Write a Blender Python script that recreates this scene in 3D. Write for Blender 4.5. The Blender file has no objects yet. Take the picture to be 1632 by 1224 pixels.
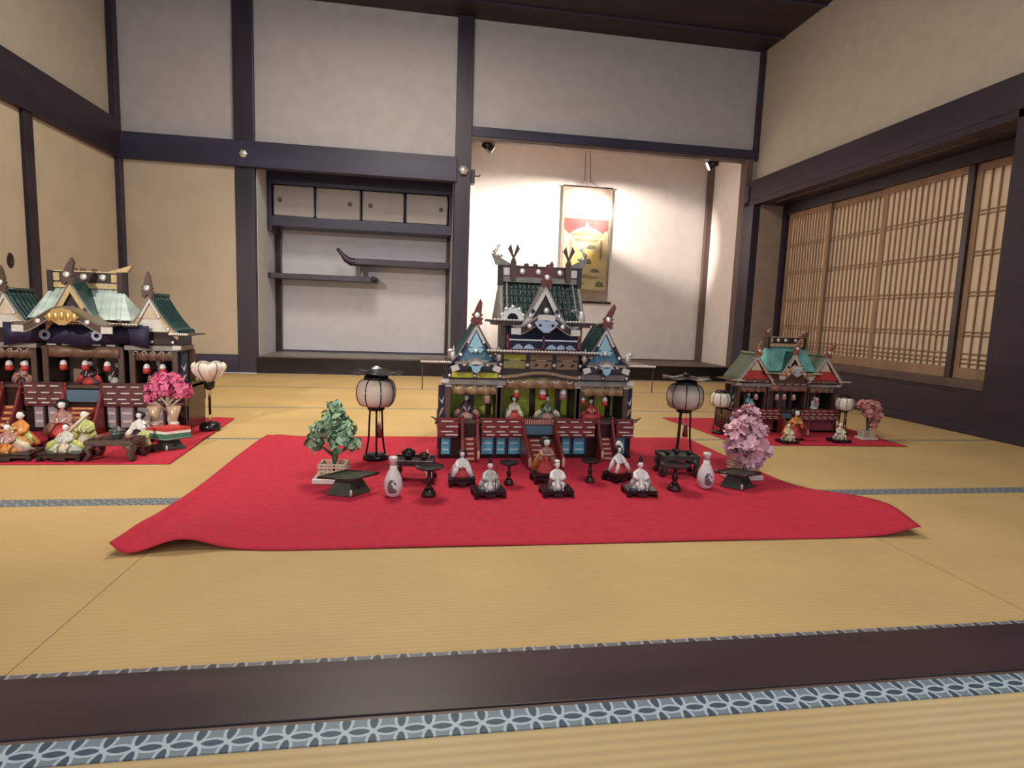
import bpy, bmesh, math, random
from mathutils import Vector, Matrix
from math import sin, cos, pi, radians, sqrt
random.seed(7)
S = bpy.context.scene
COL = S.collection
# ------------------------------------------------------------------ camera
FPX, YAW, PITCH, ROLL, CH = 921.13, .157212, .116392, -.0357041, .61
_f = Vector((sin(YAW)*cos(PITCH), cos(YAW)*cos(PITCH), -sin(PITCH)))
_r = Vector((cos(YAW), -sin(YAW), 0)); _d = _f.cross(_r)
RT = cos(ROLL)*_r + sin(ROLL)*_d; DN = -sin(ROLL)*_r + cos(ROLL)*_d
cam_d = bpy.data.cameras.new('camera'); cam = bpy.data.objects.new('camera', cam_d); COL.objects.link(cam)
up = -DN; bk_ = -_f
cam.matrix_world = Matrix(((RT.x, up.x, bk_.x, 0), (RT.y, up.y, bk_.y, 0), (RT.z, up.z, bk_.z, CH), (0, 0, 0, 1)))
cam_d.sensor_width = 36; cam_d.lens = FPX/1632*36; cam_d.clip_start = .02; cam_d.clip_end = 100
S.camera = cam
# ------------------------------------------------------------------ view + world + lights
S.view_settings.view_transform = 'Standard'; S.view_settings.look = 'None'
S.view_settings.gamma = 1; S.view_settings.use_curve_mapping = False
S.view_settings.exposure = 0.85
w = bpy.data.worlds.new('world'); S.world = w; w.use_nodes = True
w.node_tree.nodes['Background'].inputs[0].default_value = (.74, .84, 1.0, 1)
w.node_tree.nodes['Background'].inputs[1].default_value = .50

def light(name, kind, loc, target, energy, col, size=.5, spot=60, blend=.6, sizey=None):
    l = bpy.data.lights.new(name, kind); l.energy = energy; l.color = col
    if kind == 'AREA':
        l.size = size
        if sizey: l.shape = 'RECTANGLE'; l.size_y = sizey
    else: l.shadow_soft_size = size
    if kind == 'SPOT': l.spot_size = radians(spot); l.spot_blend = blend
    o = bpy.data.objects.new(name, l); COL.objects.link(o); o.location = loc
    o.rotation_euler = (Vector(target)-Vector(loc)).to_track_quat('-Z', 'Y').to_euler()
    return o
light('ceiling_lamp_light', 'AREA', (-.2, 3.6, 3.25), (-.2, 3.6, 0), 38, (1, .88, .72), .9)
light('upper_wall_fill_light', 'POINT', (-.3, 2.7, 2.95), (0, 0, 0), 17, (1, .95, .92), .22)  # added unseen fill light that brightens the upper walls
light('floor_spot_light', 'SPOT', (-.4, 4.0, 3.2), (-.4, 4.3, 0), 78, (1, .84, .58), .15, 72, .9)
light('foreground_fill_light', 'AREA', (.6, .6, 3.1), (.6, 1.0, 0), 23, (1, .94, .86), .9)  # added unseen fill light over the foreground mats and cloth
light('room_spot_light', 'SPOT', (-2.1, -.9, 2.1), (-.7, 4.0, .2), 230, (1, .88, .76), .04, 46, .8)
light('tokonoma_spot_light', 'SPOT', (.69, 5.80, 2.20), (2.28, 6.42, 1.70), 300, (1, .88, .78), .025, 30, .8)
light('tokonoma_spot_light', 'SPOT', (2.83, 5.80, 2.20), (.98, 6.42, 1.42), 520, (1, .89, .80), .025, 42, .7)

# ------------------------------------------------------------------ materials
def srgb(r, g, b):
    return tuple(((c/255)/12.92 if c/255 <= .04045 else ((c/255+.055)/1.055)**2.4) for c in (r, g, b))
MC = {}
def mat(name, col, rough=.6, metal=0, var=.12, scale=12, bump=0, stretch=None, trans=0, spec=None, col2=None):
    if name in MC: return MC[name]
    m = bpy.data.materials.new(name); m.use_nodes = True; nt = m.node_tree; b = nt.nodes['Principled BSDF']
    b.inputs['Roughness'].default_value = rough; b.inputs['Metallic'].default_value = metal
    if spec is not None: b.inputs['Specular IOR Level'].default_value = spec
    if trans: b.inputs['Transmission Weight'].default_value = trans
    tc = nt.nodes.new('ShaderNodeTexCoord'); mp = nt.nodes.new('ShaderNodeMapping')
    nz = nt.nodes.new('ShaderNodeTexNoise'); nz.inputs['Scale'].default_value = scale; nz.inputs['Detail'].default_value = 4
    if stretch: mp.inputs['Scale'].default_value = stretch
    nt.links.new(tc.outputs['Object'], mp.inputs[0]); nt.links.new(mp.outputs[0], nz.inputs['Vector'])
    rp = nt.nodes.new('ShaderNodeValToRGB')
    c2 = col2 if col2 else tuple(min(1, c*(1+var)) for c in col)
    c1 = col if col2 else tuple(c*(1-var) for c in col)
    rp.color_ramp.elements[0].color = (*c1, 1); rp.color_ramp.elements[1].color = (*c2, 1)
    rp.color_ramp.elements[0].position = .3; rp.color_ramp.elements[1].position = .7
    nt.links.new(nz.outputs[0], rp.inputs[0]); nt.links.new(rp.outputs[0], b.inputs['Base Color'])
    if bump:
        bp = nt.nodes.new('ShaderNodeBump'); bp.inputs['Strength'].default_value = bump; bp.inputs['Distance'].default_value = .01
        nt.links.new(nz.outputs[0], bp.inputs['Height']); nt.links.new(bp.outputs[0], b.inputs['Normal'])
    MC[name] = m; return m
def tatami(name, c1, c2, period, amt, axis='Y'):
    m = mat(name, c1, .55, 0, .0, 2.2, col2=c2); nt = m.node_tree; b = nt.nodes['Principled BSDF']
    b.inputs['Specular IOR Level'].default_value = .25
    g = nt.nodes.new('ShaderNodeNewGeometry')
    wv = nt.nodes.new('ShaderNodeTexWave'); wv.bands_direction = axis; wv.inputs['Scale'].default_value = 2*pi/20/period
    wv.inputs['Distortion'].default_value = .25; wv.inputs['Detail'].default_value = 1
    nt.links.new(g.outputs['Position'], wv.inputs['Vector'])
    n2 = nt.nodes.new('ShaderNodeTexNoise'); n2.inputs['Scale'].default_value = 1; n2.inputs['Detail'].default_value = 3
    mp = nt.nodes.new('ShaderNodeMapping'); mp.inputs['Scale'].default_value = (60, 700, 1) if axis == 'Y' else (700, 60, 1)
    nt.links.new(g.outputs['Position'], mp.inputs[0]); nt.links.new(mp.outputs[0], n2.inputs['Vector'])
    ad = nt.nodes.new('ShaderNodeMath'); ad.operation = 'MULTIPLY_ADD'; ad.inputs[1].default_value = .35
    nt.links.new(n2.outputs[0], ad.inputs[0]); nt.links.new(wv.outputs['Fac'], ad.inputs[2])
    bp = nt.nodes.new('ShaderNodeBump'); bp.inputs['Strength'].default_value = .2; bp.inputs['Distance'].default_value = .002
    nt.links.new(ad.outputs[0], bp.inputs['Height']); nt.links.new(bp.outputs[0], b.inputs['Normal'])
    rp = [n for n in nt.nodes if n.type == 'VALTORGB'][0]
    mx = nt.nodes.new('ShaderNodeMix'); mx.data_type = 'RGBA'; mx.blend_type = 'MULTIPLY'; mx.inputs[0].default_value = amt
    nt.links.new(rp.outputs[0], mx.inputs[6]); nt.links.new(wv.outputs['Color'], mx.inputs[7]); nt.links.new(mx.outputs[2], b.inputs['Base Color'])
    return m
def heri(name, y0, per, lite, dark):
    m = bpy.data.materials.new(name); m.use_nodes = True; nt = m.node_tree; b = nt.nodes['Principled BSDF']; L = nt.links.new
    b.inputs['Roughness'].default_value = .55; b.inputs['Specular IOR Level'].default_value = .6
    g = nt.nodes.new('ShaderNodeNewGeometry'); mp = nt.nodes.new('ShaderNodeMapping')
    mp.vector_type = 'POINT'; mp.inputs['Location'].default_value = (10, -y0/per+10, 0); mp.inputs['Scale'].default_value = (1/per, 1/per, 0)
    L(g.outputs['Position'], mp.inputs[0])
    fr = nt.nodes.new('ShaderNodeVectorMath'); fr.operation = 'FRACTION'; L(mp.outputs[0], fr.inputs[0])
    acc = None
    def dist(c):
        d = nt.nodes.new('ShaderNodeVectorMath'); d.operation = 'DISTANCE'; L(fr.outputs[0], d.inputs[0]); d.inputs[1].default_value = (*c, 0)
        return d.outputs['Value']
    def mth(op, a, bb, c=None):
        n = nt.nodes.new('ShaderNodeMath'); n.operation = op
        for i, v in enumerate((a, bb, c)):
            if v is None: continue
            if isinstance(v, (int, float)): n.inputs[i].default_value = v
            else: L(v, n.inputs[i])
        return n.outputs[0]
    for c in ((0, 0), (1, 0), (0, 1), (1, 1)):
        for rr in (.71,):
            v = mth('COMPARE', dist(c), rr, .055)
            acc = v if acc is None else mth('MAXIMUM', acc, v)
    ds = [dist(c_) for c_ in ((0, 0), (1, 0), (0, 1), (1, 1))]
    srt = None
    for a_, b2 in ((0, 1), (0, 2), (1, 3), (2, 3)):
        v = mth('LESS_THAN', mth('MAXIMUM', ds[a_], ds[b2]), .655); srt = v if srt is None else mth('MAXIMUM', srt, v)
    acc = mth('MAXIMUM', acc, mth('COMPARE', dist((.5, .5)), .10, .035))
    mx = nt.nodes.new('ShaderNodeMix'); mx.data_type = 'RGBA'; L(acc, mx.inputs[0])
    m2 = nt.nodes.new('ShaderNodeMix'); m2.data_type = 'RGBA'; L(srt, m2.inputs[0]); m2.inputs[6].default_value = (*[(a*.35+b__*.65) for a, b__ in zip(lite, dark)], 1); m2.inputs[7].default_value = (*dark, 1); L(m2.outputs[2], mx.inputs[6])
    mx.inputs[7].default_value = (*lite, 1); L(mx.outputs[2], b.inputs['Base Color'])
    return m
WOOD = mat('dark_wood', (.036, .026, .046), .42, 0, .35, 6, .15, (1, 1, .15))  # purplish tint partly carries camera haze in the wood colour
WOODX = mat('dark_wood_beam', (.036, .030, .066), .45, 0, .35, 6, .15, (.15, 1, 1))  # bluer wood on the back wall, camera haze partly mixed into the colour
WOODY = mat('dark_wood_side', (.026, .015, .028), .45, 0, .35, 6, .15, (1, .15, 1))
WOODR = mat('red_brown_wood', (.052, .033, .036), .35, 0, .35, 5, .1, (.12, 1, 1))
WOODB = mat('mid_brown_wood', (.13, .085, .07), .5, 0, .25, 8, .1, (1, 1, .15))
SHOJIW = mat('shoji_wood', (.34, .21, .125), .55, 0, .2, 10, .1, (1, 1, .2))
CEIL = mat('ceiling_boards', (.034, .018, .024), .55, 0, .4, 4, .1, (.1, 1, 1))
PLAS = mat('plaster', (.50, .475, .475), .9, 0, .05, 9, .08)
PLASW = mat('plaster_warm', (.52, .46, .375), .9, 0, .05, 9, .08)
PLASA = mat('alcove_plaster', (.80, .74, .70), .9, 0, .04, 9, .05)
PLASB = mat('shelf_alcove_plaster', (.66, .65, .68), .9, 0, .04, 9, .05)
FUSU = mat('fusuma_paper', (.56, .47, .355), .85, 0, .05, 5, .03)
DOORP = mat('cupboard_paper', (.44, .40, .385), .85, 0, .05, 5, .03)
PAPER = mat('shoji_paper', (.80, .66, .49), .8, 0, .06, 3)
TAT = tatami('tatami_main', (.54, .375, .165), (.64, .45, .20), .0135, .06)
TATF = tatami('tatami_front', (.56, .41, .20), (.63, .49, .28), .019, .16)
HERI = heri('heri_front', .778, .0400, (.42, .52, .58), (.045, .08, .12))
HERI2 = heri('heri_far', 1.853, .0315, (.30, .33, .34), (.07, .09, .12))
HERI3 = heri('heri_edge', .975, .0455, (.38, .36, .36), (.06, .06, .08))
RED = mat('red_felt', (.50, .018, .045), .92, 0, .10, 40, .1)
BLK = mat('black_lacquer', (.012, .010, .012), .22, 0, .2, 20)
BLKB = mat('brown_black_lacquer', (.035, .018, .016), .25, 0, .3, 20)
GREENL = mat('green_black_lacquer', (.045, .05, .035), .35, 0, .3, 30)
SILV = mat('silver_fitting', (.80, .78, .74), .35, .6, .1, 60)
GOLD = mat('gold_fitting', (.75, .52, .20), .35, .8, .15, 60)
GOLDP = mat('gilt_paper', (.55, .42, .22), .5, .3, .2, 60)
WHT = mat('white_porcelain', (.80, .74, .73), .25, 0, .03, 20)
CREAM = mat('cream_wood', (.62, .52, .38), .6, 0, .1, 30)
REDL = mat('red_lacquer', (.24, .035, .035), .35, 0, .2, 20)
REDB = mat('bright_red', (.55, .05, .05), .5, 0, .1, 20)
BLUE = mat('blue_panel', (.10, .38, .50), .4, 0, .2, 25)
PBLUE = mat('pale_blue', (.40, .52, .66), .4, 0, .1, 40)
NAVY = mat('navy_cloth', (.02, .018, .055), .6, 0, .2, 20)
LIME = mat('lime_gold_panel', (.55, .60, .04), .5, 0, .25, 30)
OLIVE = mat('olive_gold_panel', (.36, .32, .10), .5, .1, .25, 70)
TANP = mat('tan_wood_panel', (.34, .23, .13), .55, 0, .15, 40)
BRN = mat('brown_pillar', (.10, .06, .045), .4, 0, .25, 20, 0, (1, 1, .2))
BRND = mat('dark_brown_pillar', (.035, .022, .02), .4, 0, .25, 20, 0, (1, 1, .2))
TILE = mat('dark_green_tile', (.025, .05, .045), .35, .2, .9, 45, .3, (2.2, 1, .8))
TILEG = mat('pale_green_tile', (.60, .72, .66), .2, .15, .25, 8, 0, (1, 1, 3))
TILET = mat('teal_tile', (.17, .42, .38), .25, .2, .25, 20)
TILES = mat('blackish_green_tile', (.012, .05, .05), .35, .1, .3, 20)  # blackish green tile colour
GREYB = mat('grey_board', (.28, .26, .23), .5, .1, .15, 30)
WHTB = mat('white_board', (.72, .69, .64), .4, .2, .12, 90)
SKIN = mat('doll_white_face', (.90, .84, .82), .35, 0, .02, 20)
HAIR = mat('black_hair', (.010, .008, .010), .5, 0, .2, 60)
SILKW = mat('white_silk', (.82, .80, .76), .55, 0, .06, 50)
SILKG = mat('grey_white_silk', (.52, .53, .46), .6, 0, .2, 60)
SILKR = mat('red_silk', (.50, .05, .05), .55, 0, .15, 50)
SILKO = mat('orange_silk', (.66, .27, .06), .55, 0, .2, 60)
SILKL = mat('yellow_green_silk', (.50, .55, .18), .5, 0, .35, 60)
SILKP = mat('pink_brown_silk', (.42, .22, .18), .55, 0, .3, 80)
SILKD = mat('dark_plum_silk', (.055, .022, .03), .55, 0, .3, 60)
SILKGR = mat('green_silk', (.10, .13, .055), .5, 0, .5, 120)
SILKC = mat('cream_silk', (.66, .60, .44), .55, 0, .15, 60)
LEAF = mat('green_leaves', (.27, .44, .27), .5, 0, .35, 60)
TRUNK = mat('green_brown_trunk', (.045, .06, .03), .6, 0, .3, 40)
PINK = mat('pale_pink_petals', (.80, .50, .56), .6, 0, .1, 50)
HOT = mat('hot_pink_petals', (.78, .18, .34), .6, 0, .25, 70)
PEACH = mat('dusty_pink_petals', (.62, .28, .24), .6, 0, .25, 70)
GLOBE = mat('lantern_silk', (.56, .47, .39), .6, 0, .1, 15)
GLOBEW = mat('white_lantern_silk', (.78, .72, .62), .6, 0, .08, 25)
INK = mat('ink_grey', (.16, .12, .12), .7, 0, .2, 60)
GREEN = mat('green_layer', (.07, .20, .13), .6, 0, .1, 30)

# ------------------------------------------------------------------ mesh builder
class MB:
    def __init__(s): s.v = []; s.f = []; s.m = []; s.mats = []; s.sm = []
    def mi(s, m):
        if m not in s.mats: s.mats.append(m)
        return s.mats.index(m)
    def add(s, vs, fs, m, smooth=False):
        o = len(s.v); s.v += [tuple(v) for v in vs]; i = s.mi(m)
        for f in fs: s.f.append([o+k for k in f]); s.m.append(i); s.sm.append(smooth)
        return s
    def box(s, x0, x1, y0, y1, z0, z1, m, rz=0, c=None, rx=0, ry=0):
        vs = [Vector((x, y, z)) for x in (x0, x1) for y in (y0, y1) for z in (z0, z1)]
        if rz or rx or ry:
            c = Vector(c) if c else Vector(((x0+x1)/2, (y0+y1)/2, (z0+z1)/2))
            R = Matrix.Rotation(rz, 3, 'Z') @ Matrix.Rotation(ry, 3, 'Y') @ Matrix.Rotation(rx, 3, 'X')
            vs = [R @ (v-c)+c for v in vs]
        return s.add(vs, [(0, 1, 3, 2), (4, 6, 7, 5), (0, 4, 5, 1), (2, 3, 7, 6), (0, 2, 6, 4), (1, 5, 7, 3)], m)
    def prism(s, poly, y0, y1, m, axis='Y', smooth=False):          # poly in (x,z), extruded along y (or poly (x,y) along z; (y,z) along x)
        n = len(poly)
        if axis == 'Y': f = lambda p, t: (p[0], t, p[1])
        elif axis == 'Z': f = lambda p, t: (p[0], p[1], t)
        else: f = lambda p, t: (t, p[0], p[1])
        vs = [f(p, y0) for p in poly]+[f(p, y1) for p in poly]
        fs = [tuple(range(n)), tuple(range(2*n-1, n-1, -1))]+[(i, i+n, (i+1) % n+n, (i+1) % n) for i in range(n)]
        return s.add(vs, fs, m, smooth)
    def lathe(s, prof, c, m, seg=24, sx=1, sy=1, ripple=None):
        vs = []
        for r, z in prof:
            for k in range(seg):
                a = 2*pi*k/seg; q = r*(1+(ripple[0]*cos(ripple[1]*a) if ripple else 0))
                vs.append((c[0]+q*cos(a)*sx, c[1]+q*sin(a)*sy, c[2]+z))
        n = len(prof)
        fs = [(i*seg+k, i*seg+(k+1) % seg, (i+1)*seg+(k+1) % seg, (i+1)*seg+k) for i in range(n-1) for k in range(seg)]
        fs += [tuple(range(seg-1, -1, -1)), tuple(range((n-1)*seg, n*seg))]
        return s.add(vs, fs, m, True)
    def loft(s, secs, m, seg=28):                                    # secs: (cx,cy,z,rx,ry,ripple,k)
        vs = []
        for q in secs:
            cx, cy, z, rx, ry = q[:5]; am = q[5] if len(q) > 5 else 0; kk = q[6] if len(q) > 6 else 7
            for k in range(seg):
                a = 2*pi*k/seg; e = 1+am*cos(kk*a)
                vs.append((cx+rx*e*cos(a), cy+ry*e*sin(a), z))
        n = len(secs)
        fs = [(i*seg+k, i*seg+(k+1) % seg, (i+1)*seg+(k+1) % seg, (i+1)*seg+k) for i in range(n-1) for k in range(seg)]
        fs += [tuple(range(seg-1, -1, -1)), tuple(range((n-1)*seg, n*seg))]
        return s.add(vs, fs, m, True)
    def tube(s, pts, rad, m, seg=8, flat=1, upv=(0, 0, 1), caps=True):
        pts = [Vector(p) for p in pts]; n = len(pts)
        if not hasattr(rad, '__len__'): rad = [rad]*n
        vs = []
        for i, p in enumerate(pts):
            d = (pts[min(i+1, n-1)]-pts[max(i-1, 0)]).normalized()
            a = d.cross(Vector(upv))
            if a.length < 1e-3: a = d.cross(Vector((0, 1, 0)))
            a.normalize(); b = a.cross(d).normalized()
            for k in range(seg):
                t = 2*pi*k/seg; vs.append(p+a*cos(t)*rad[i]+b*sin(t)*rad[i]*flat)
        fs = [(i*seg+k, i*seg+(k+1) % seg, (i+1)*seg+(k+1) % seg, (i+1)*seg+k) for i in range(n-1) for k in range(seg)]
        if caps: fs += [tuple(range(seg-1, -1, -1)), tuple(range((n-1)*seg, n*seg))]
        return s.add(vs, fs, m, True)
    def ell(s, c, r, m, seg=14, rings=9, rot=None):
        R = rot if rot else Matrix.Identity(3); vs = []
        for i in range(1, rings):
            t = pi*i/rings
            for k in range(seg):
                a = 2*pi*k/seg; vs.append(Vector(c)+R @ Vector((r[0]*sin(t)*cos(a), r[1]*sin(t)*sin(a), r[2]*cos(t))))
        vs.append(Vector(c)+R @ Vector((0, 0, r[2]))); vs.append(Vector(c)+R @ Vector((0, 0, -r[2]))); T = len(vs)-2
        fs = [(i*seg+k, (i+1)*seg+k, (i+1)*seg+(k+1) % seg, i*seg+(k+1) % seg) for i in range(rings-2) for k in range(seg)]
        fs += [(T, k, (k+1) % seg) for k in range(seg)]+[(T+1, (rings-2)*seg+(k+1) % seg, (rings-2)*seg+k) for k in range(seg)]
        return s.add(vs, fs, m, True)
    def build(s, name, parent=None, bevel=0):
        me = bpy.data.meshes.new(name); me.from_pydata(s.v, [], s.f)
        for m in s.mats: me.materials.append(m)
        for p, i, sm in zip(me.polygons, s.m, s.sm): p.material_index = i; p.use_smooth = sm
        bm = bmesh.new(); bm.from_mesh(me); bmesh.ops.recalc_face_normals(bm, faces=bm.faces); bm.to_mesh(me); bm.free()
        o = bpy.data.objects.new(name, me); COL.objects.link(o)
        if parent: o.parent = parent
        if bevel:
            b = o.modifiers.new('bevel', 'BEVEL'); b.width = bevel; b.segments = 2; b.limit_method = 'ANGLE'
        return o
def tag(o, label=None, cat=None, group=None, kind=None):
    if label: o['label'] = label
    if cat: o['category'] = cat
    if group: o['group'] = group
    if kind: o['kind'] = kind
    return o
def thing(name, label, cat, loc=(0, 0, 0), rz=0, group=None):
    o = bpy.data.objects.new(name, None); COL.objects.link(o); o.location = loc; o.rotation_euler = (0, 0, rz)
    o.empty_display_size = .05
    return tag(o, label, cat, group)
def struct(name, mb, bevel=0, label=None, parent=None):
    o = mb.build(name, parent, bevel)
    if parent is None: tag(o, label or None, None, None, 'structure')
    return o

# ================================================================== THE ROOM
YB = 5.70; XR = 3.37; XL = -2.66; ZC = 3.345; AY = 6.42       # wall face, alcove back
struct('floor', MB().box(-3.0, 3.9, .9875, 5.66, -.05, 0, TAT), label='yellow tatami matting of the display room')
struct('floor_front', MB().box(-3.0, 3.9, -1.2, .778, -.05, 0, TATF), label='ribbed tatami of the room in front of the sill')
m = MB().box(-3.0, 3.9, .832, .975, -.05, .004, WOODR).box(-3.0, 3.9, .8235, .832, -.05, .001, WOODB)
struct('trim_1', m, .001, 'dark wooden threshold board between the two rooms')
struct('trim_2', MB().box(-3.0, 3.9, .778, .8235, -.05, .002, HERI), label='blue grey patterned mat border in front of the threshold')
struct('trim_3', MB().box(-3.0, 3.9, .975, .9875, -.05, .003, HERI3), label='narrow patterned mat border behind the threshold')
struct('trim_4', MB().box(-2.64, 3.25, 1.853, 1.916, 0, .0012, HERI2), label='double mat border crossing behind the front of the red cloth')
for i, (y, hw) in enumerate(((2.80, .011), (3.70, .010), (4.68, .010))):
    struct('trim_%d' % (5+i), MB().box(-2.64, 3.25, y-hw, y+hw, 0, .001, HERI2), label='thin mat border, row %d from the front in the back half' % (i+1))
m = MB()
for x in (-.66, 1.335): m.box(x-.0008, x+.0008, .99, 1.853, 0, .0005, mat('mat_seam', (.26, .17, .08), .8))
struct('trim_8', m, label='thin seams between the front mats')
# ceiling
m = MB().box(-3.2, 4.0, -1.5, 5.80, ZC, ZC+.05, CEIL)
for i in range(9): m.box(-3.2, XR, .6+i*.6, .63+i*.6, ZC-.012, ZC, WOODX)
struct('ceiling', m, label='dark brown board ceiling')
# back wall plaster
m = MB()
m.box(XL-.2, -1.6, YB+.04, YB+.1, 0, ZC, PLAS)
m.box(-1.6, .36, YB+.04, YB+.1, 2.0, ZC, PLAS)
m.box(.36, 3.45, YB+.04, YB+.1, 2.32, ZC, PLAS)
struct('wall_back', m, label='grey plaster back wall above the alcoves')
struct('wall_left', MB().box(XL-.1, XL-.02, -1.2, 5.78, 0, ZC, PLASW), label='left plaster wall with sliding panels')
m = MB().box(XR, XR+.06, -1.2, 5.78, 1.95, ZC, PLASW)
struct('wall_right', m, label='right plaster wall above the paper windows')
# alcoves
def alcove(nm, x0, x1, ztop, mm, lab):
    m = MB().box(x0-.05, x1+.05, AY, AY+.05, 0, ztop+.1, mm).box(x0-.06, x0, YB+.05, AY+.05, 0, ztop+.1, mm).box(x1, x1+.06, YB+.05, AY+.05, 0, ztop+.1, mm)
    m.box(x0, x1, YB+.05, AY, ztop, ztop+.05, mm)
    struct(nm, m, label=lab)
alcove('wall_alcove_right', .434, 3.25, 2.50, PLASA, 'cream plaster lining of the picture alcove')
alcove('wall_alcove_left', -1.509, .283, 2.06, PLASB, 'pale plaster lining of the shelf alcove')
# posts & beams
def post(n, x0, x1, y0, y1, z0, z1, m, lab, bev=.004): struct('trim_%d' % n, MB().box(x0, x1, y0, y1, z0, z1, m), bev, lab)
post(10, -2.70, -2.60, 5.64, 5.75, 0, 1.86, WOOD, 'dark corner post at the left end of the back wall')
post(11, -2.70, -2.625, 5.66, 5.75, 2.07, ZC, WOOD, 'thin dark corner post above the left beam')
post(12, -1.684, -1.515, 5.69, 5.80, 0, ZC, WOOD, 'dark post left of the shelf alcove')
post(13, .283, .434, 5.69, 5.84, 0, ZC, WOOD, 'dark polished post between the two alcoves')
post(14, 3.247, 3.315, 5.68, 5.80, 0, 2.28, WOODB, 'brown post right of the picture alcove')
post(15, 3.325, 3.375, 5.69, 5.75, 2.28, ZC, WOOD, 'thin dark corner post above the right beam')
m = MB().box(-2.62, .30, 5.66, 5.75, 1.855, 2.080, WOODX)
struct('trim_16', m, .004, 'dark horizontal beam along the back wall')
m = MB().box(.434, 3.33, 5.68, 5.76, 2.285, 2.375, WOODX).box(.434, 3.25, 5.685, 5.76, 2.255, 2.285, WOODB)
struct('trim_17', m, .003, 'dark lintel over the picture alcove')
m = MB().box(-2.62, -1.68, 5.68, 5.75, 0, .168, WOODX); struct('baseboard_back', m, .003, 'dark baseboard below the left panel of the back wall')
# lower left panel on back wall (sliding door panel)
m = MB().box(-2.60, -1.684, 5.70, 5.735, .168, 1.855, FUSU)
d = struct('door_1', m, label='plain sliding panel in the back wall left of the alcoves')
# alcove floors
for nm, x0, x1, lab in (('trim_18', .434, 3.25, 'raised floor board of the picture alcove with black front edge'), ('trim_19', -1.515, .283, 'raised floor board of the shelf alcove with black front edge')):
    m = MB().box(x0, x1, 5.665, 5.74, 0, .150, BLK).box(x0, x1, 5.74, AY, .10, .158, WOODB if x0 > 0 else GREYB)
    m.box(x0, x1, 5.67, 5.74, .150, .158, WOODB)
    struct(nm, m, 0, lab)
m = MB().box(.434, 3.25, AY-.012, AY, .158, .172, WOODB).box(3.19, 3.25, AY-.06, AY, .158, 2.5, WOODB)
struct('trim_20', m, 0, 'thin corner post and base strip inside the picture alcove')
m = MB().box(-1.509, -1.45, AY-.05, AY, .158, 1.45, WOODR).box(.245, .283, AY-.05, AY, .158, 1.45, WOODR).box(-1.46, .25, AY-.012, AY, .158, .178, WOODX)
struct('trim_21', m, 0, 'thin corner posts and base strip inside the shelf alcove')
# left alcove cupboard
cb = thing('wall_cabinet', 'shallow cupboard with four paper sliding doors under the beam of the shelf alcove', 'cupboard', (-.61, 6.08, 1.41))
def L(o, x, y, z): return (x-o[0], y-o[1], z-o[2])
def lbox(o, mb, x0, x1, y0, y1, z0, z1, m): mb.box(x0-o[0], x1-o[0], y0-o[1], y1-o[1], z0-o[2], z1-o[2], m)
co = (-.61, 6.08, 1.41)
m = MB(); lbox(co, m, -1.509, .283, 6.08, AY-.06, 1.41, 1.505, WOODX); lbox(co, m, -1.509, .283, 6.08, AY-.06, 1.805, 2.05, WOODX)
lbox(co, m, -1.50, -1.465, 6.07, AY-.06, 1.36, 2.05, WOODX); lbox(co, m, .25, .28, 6.08, AY-.06, 1.505, 1.805, WOODX)
lbox(co, m, -1.5, .28, AY-.08, AY-.06, 1.5, 1.81, WOODX)
m.build('carcass', cb, .002)
xs = [-1.462, -1.062, -.62, -.19, .245]; pull = [-1.392, -.73, -.53, .17]
for i in range(4):
    m = MB(); a, b = xs[i]+.006, xs[i+1]-.006; yy = 6.10+.012*(i in (1, 2))
    lbox(co, m, a, b, yy, yy+.012, 1.508, 1.802, DOORP)
    for q in ((a, a+.012, 1.508, 1.802), (b-.012, b, 1.508, 1.802), (a, b, 1.508, 1.516), (a, b, 1.794, 1.802)): lbox(co, m, q[0], q[1], yy-.003, yy+.013, q[2], q[3], BLK)
    dd = m.build('door', cb)
    MB().lathe([(.0, -.004), (.022, -.004), (.022, .0), (.015, .001), (0, .001)], (pull[i]-co[0], 0, 1.66-co[2]), mat('grey_pull', (.16, .13, .13), .5)).build('handle', dd)
    h = dd.children[0]; me = h.data
    for v in me.vertices:
        x, y, z = v.co; v.co = (x, yy-co[1]-.001+(z-(1.66-co[2])), (1.66-co[2])+y)
# staggered shelves
so = (-1.0, 6.1, .90)
sh = thing('wall_shelf', 'lower dark shelf board on the left side of the shelf alcove', 'shelf', so)
m = MB(); lbox(so, m, -1.53, -.50, 6.08, AY-.05, .905, .955, WOOD); m.build('board', sh, .003)
m = MB(); m.tube([(-.49-so[0], 6.075-so[1], .93-so[2]), (-.49-so[0], AY-.06-so[1], .93-so[2])], .03, WOOD, 12); m.build('end_roll', sh)
so = (-.2, 6.1, 1.08)
sh = thing('wall_shelf', 'upper dark shelf board with a curled beak end on the right of the shelf alcove', 'shelf', so)
m = MB(); lbox(so, m, -.68, .262, 6.08, AY-.05, 1.075, 1.135, WOOD); m.build('board', sh, .003)
m = MB(); m.tube([(x-so[0], .03, z-so[2]) for x, z in ((-.66, 1.10), (-.72, 1.10), (-.77, 1.125), (-.81, 1.175), (-.855, 1.225))], [.038, .040, .032, .020, .016], WOOD, 12)
m.build('beak_end', sh, .003)
m = MB(); lbox(so, m, -.675, -.63, 6.15, 6.19, .9555, 1.075, WOODB); m.build('support', sh)
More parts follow.
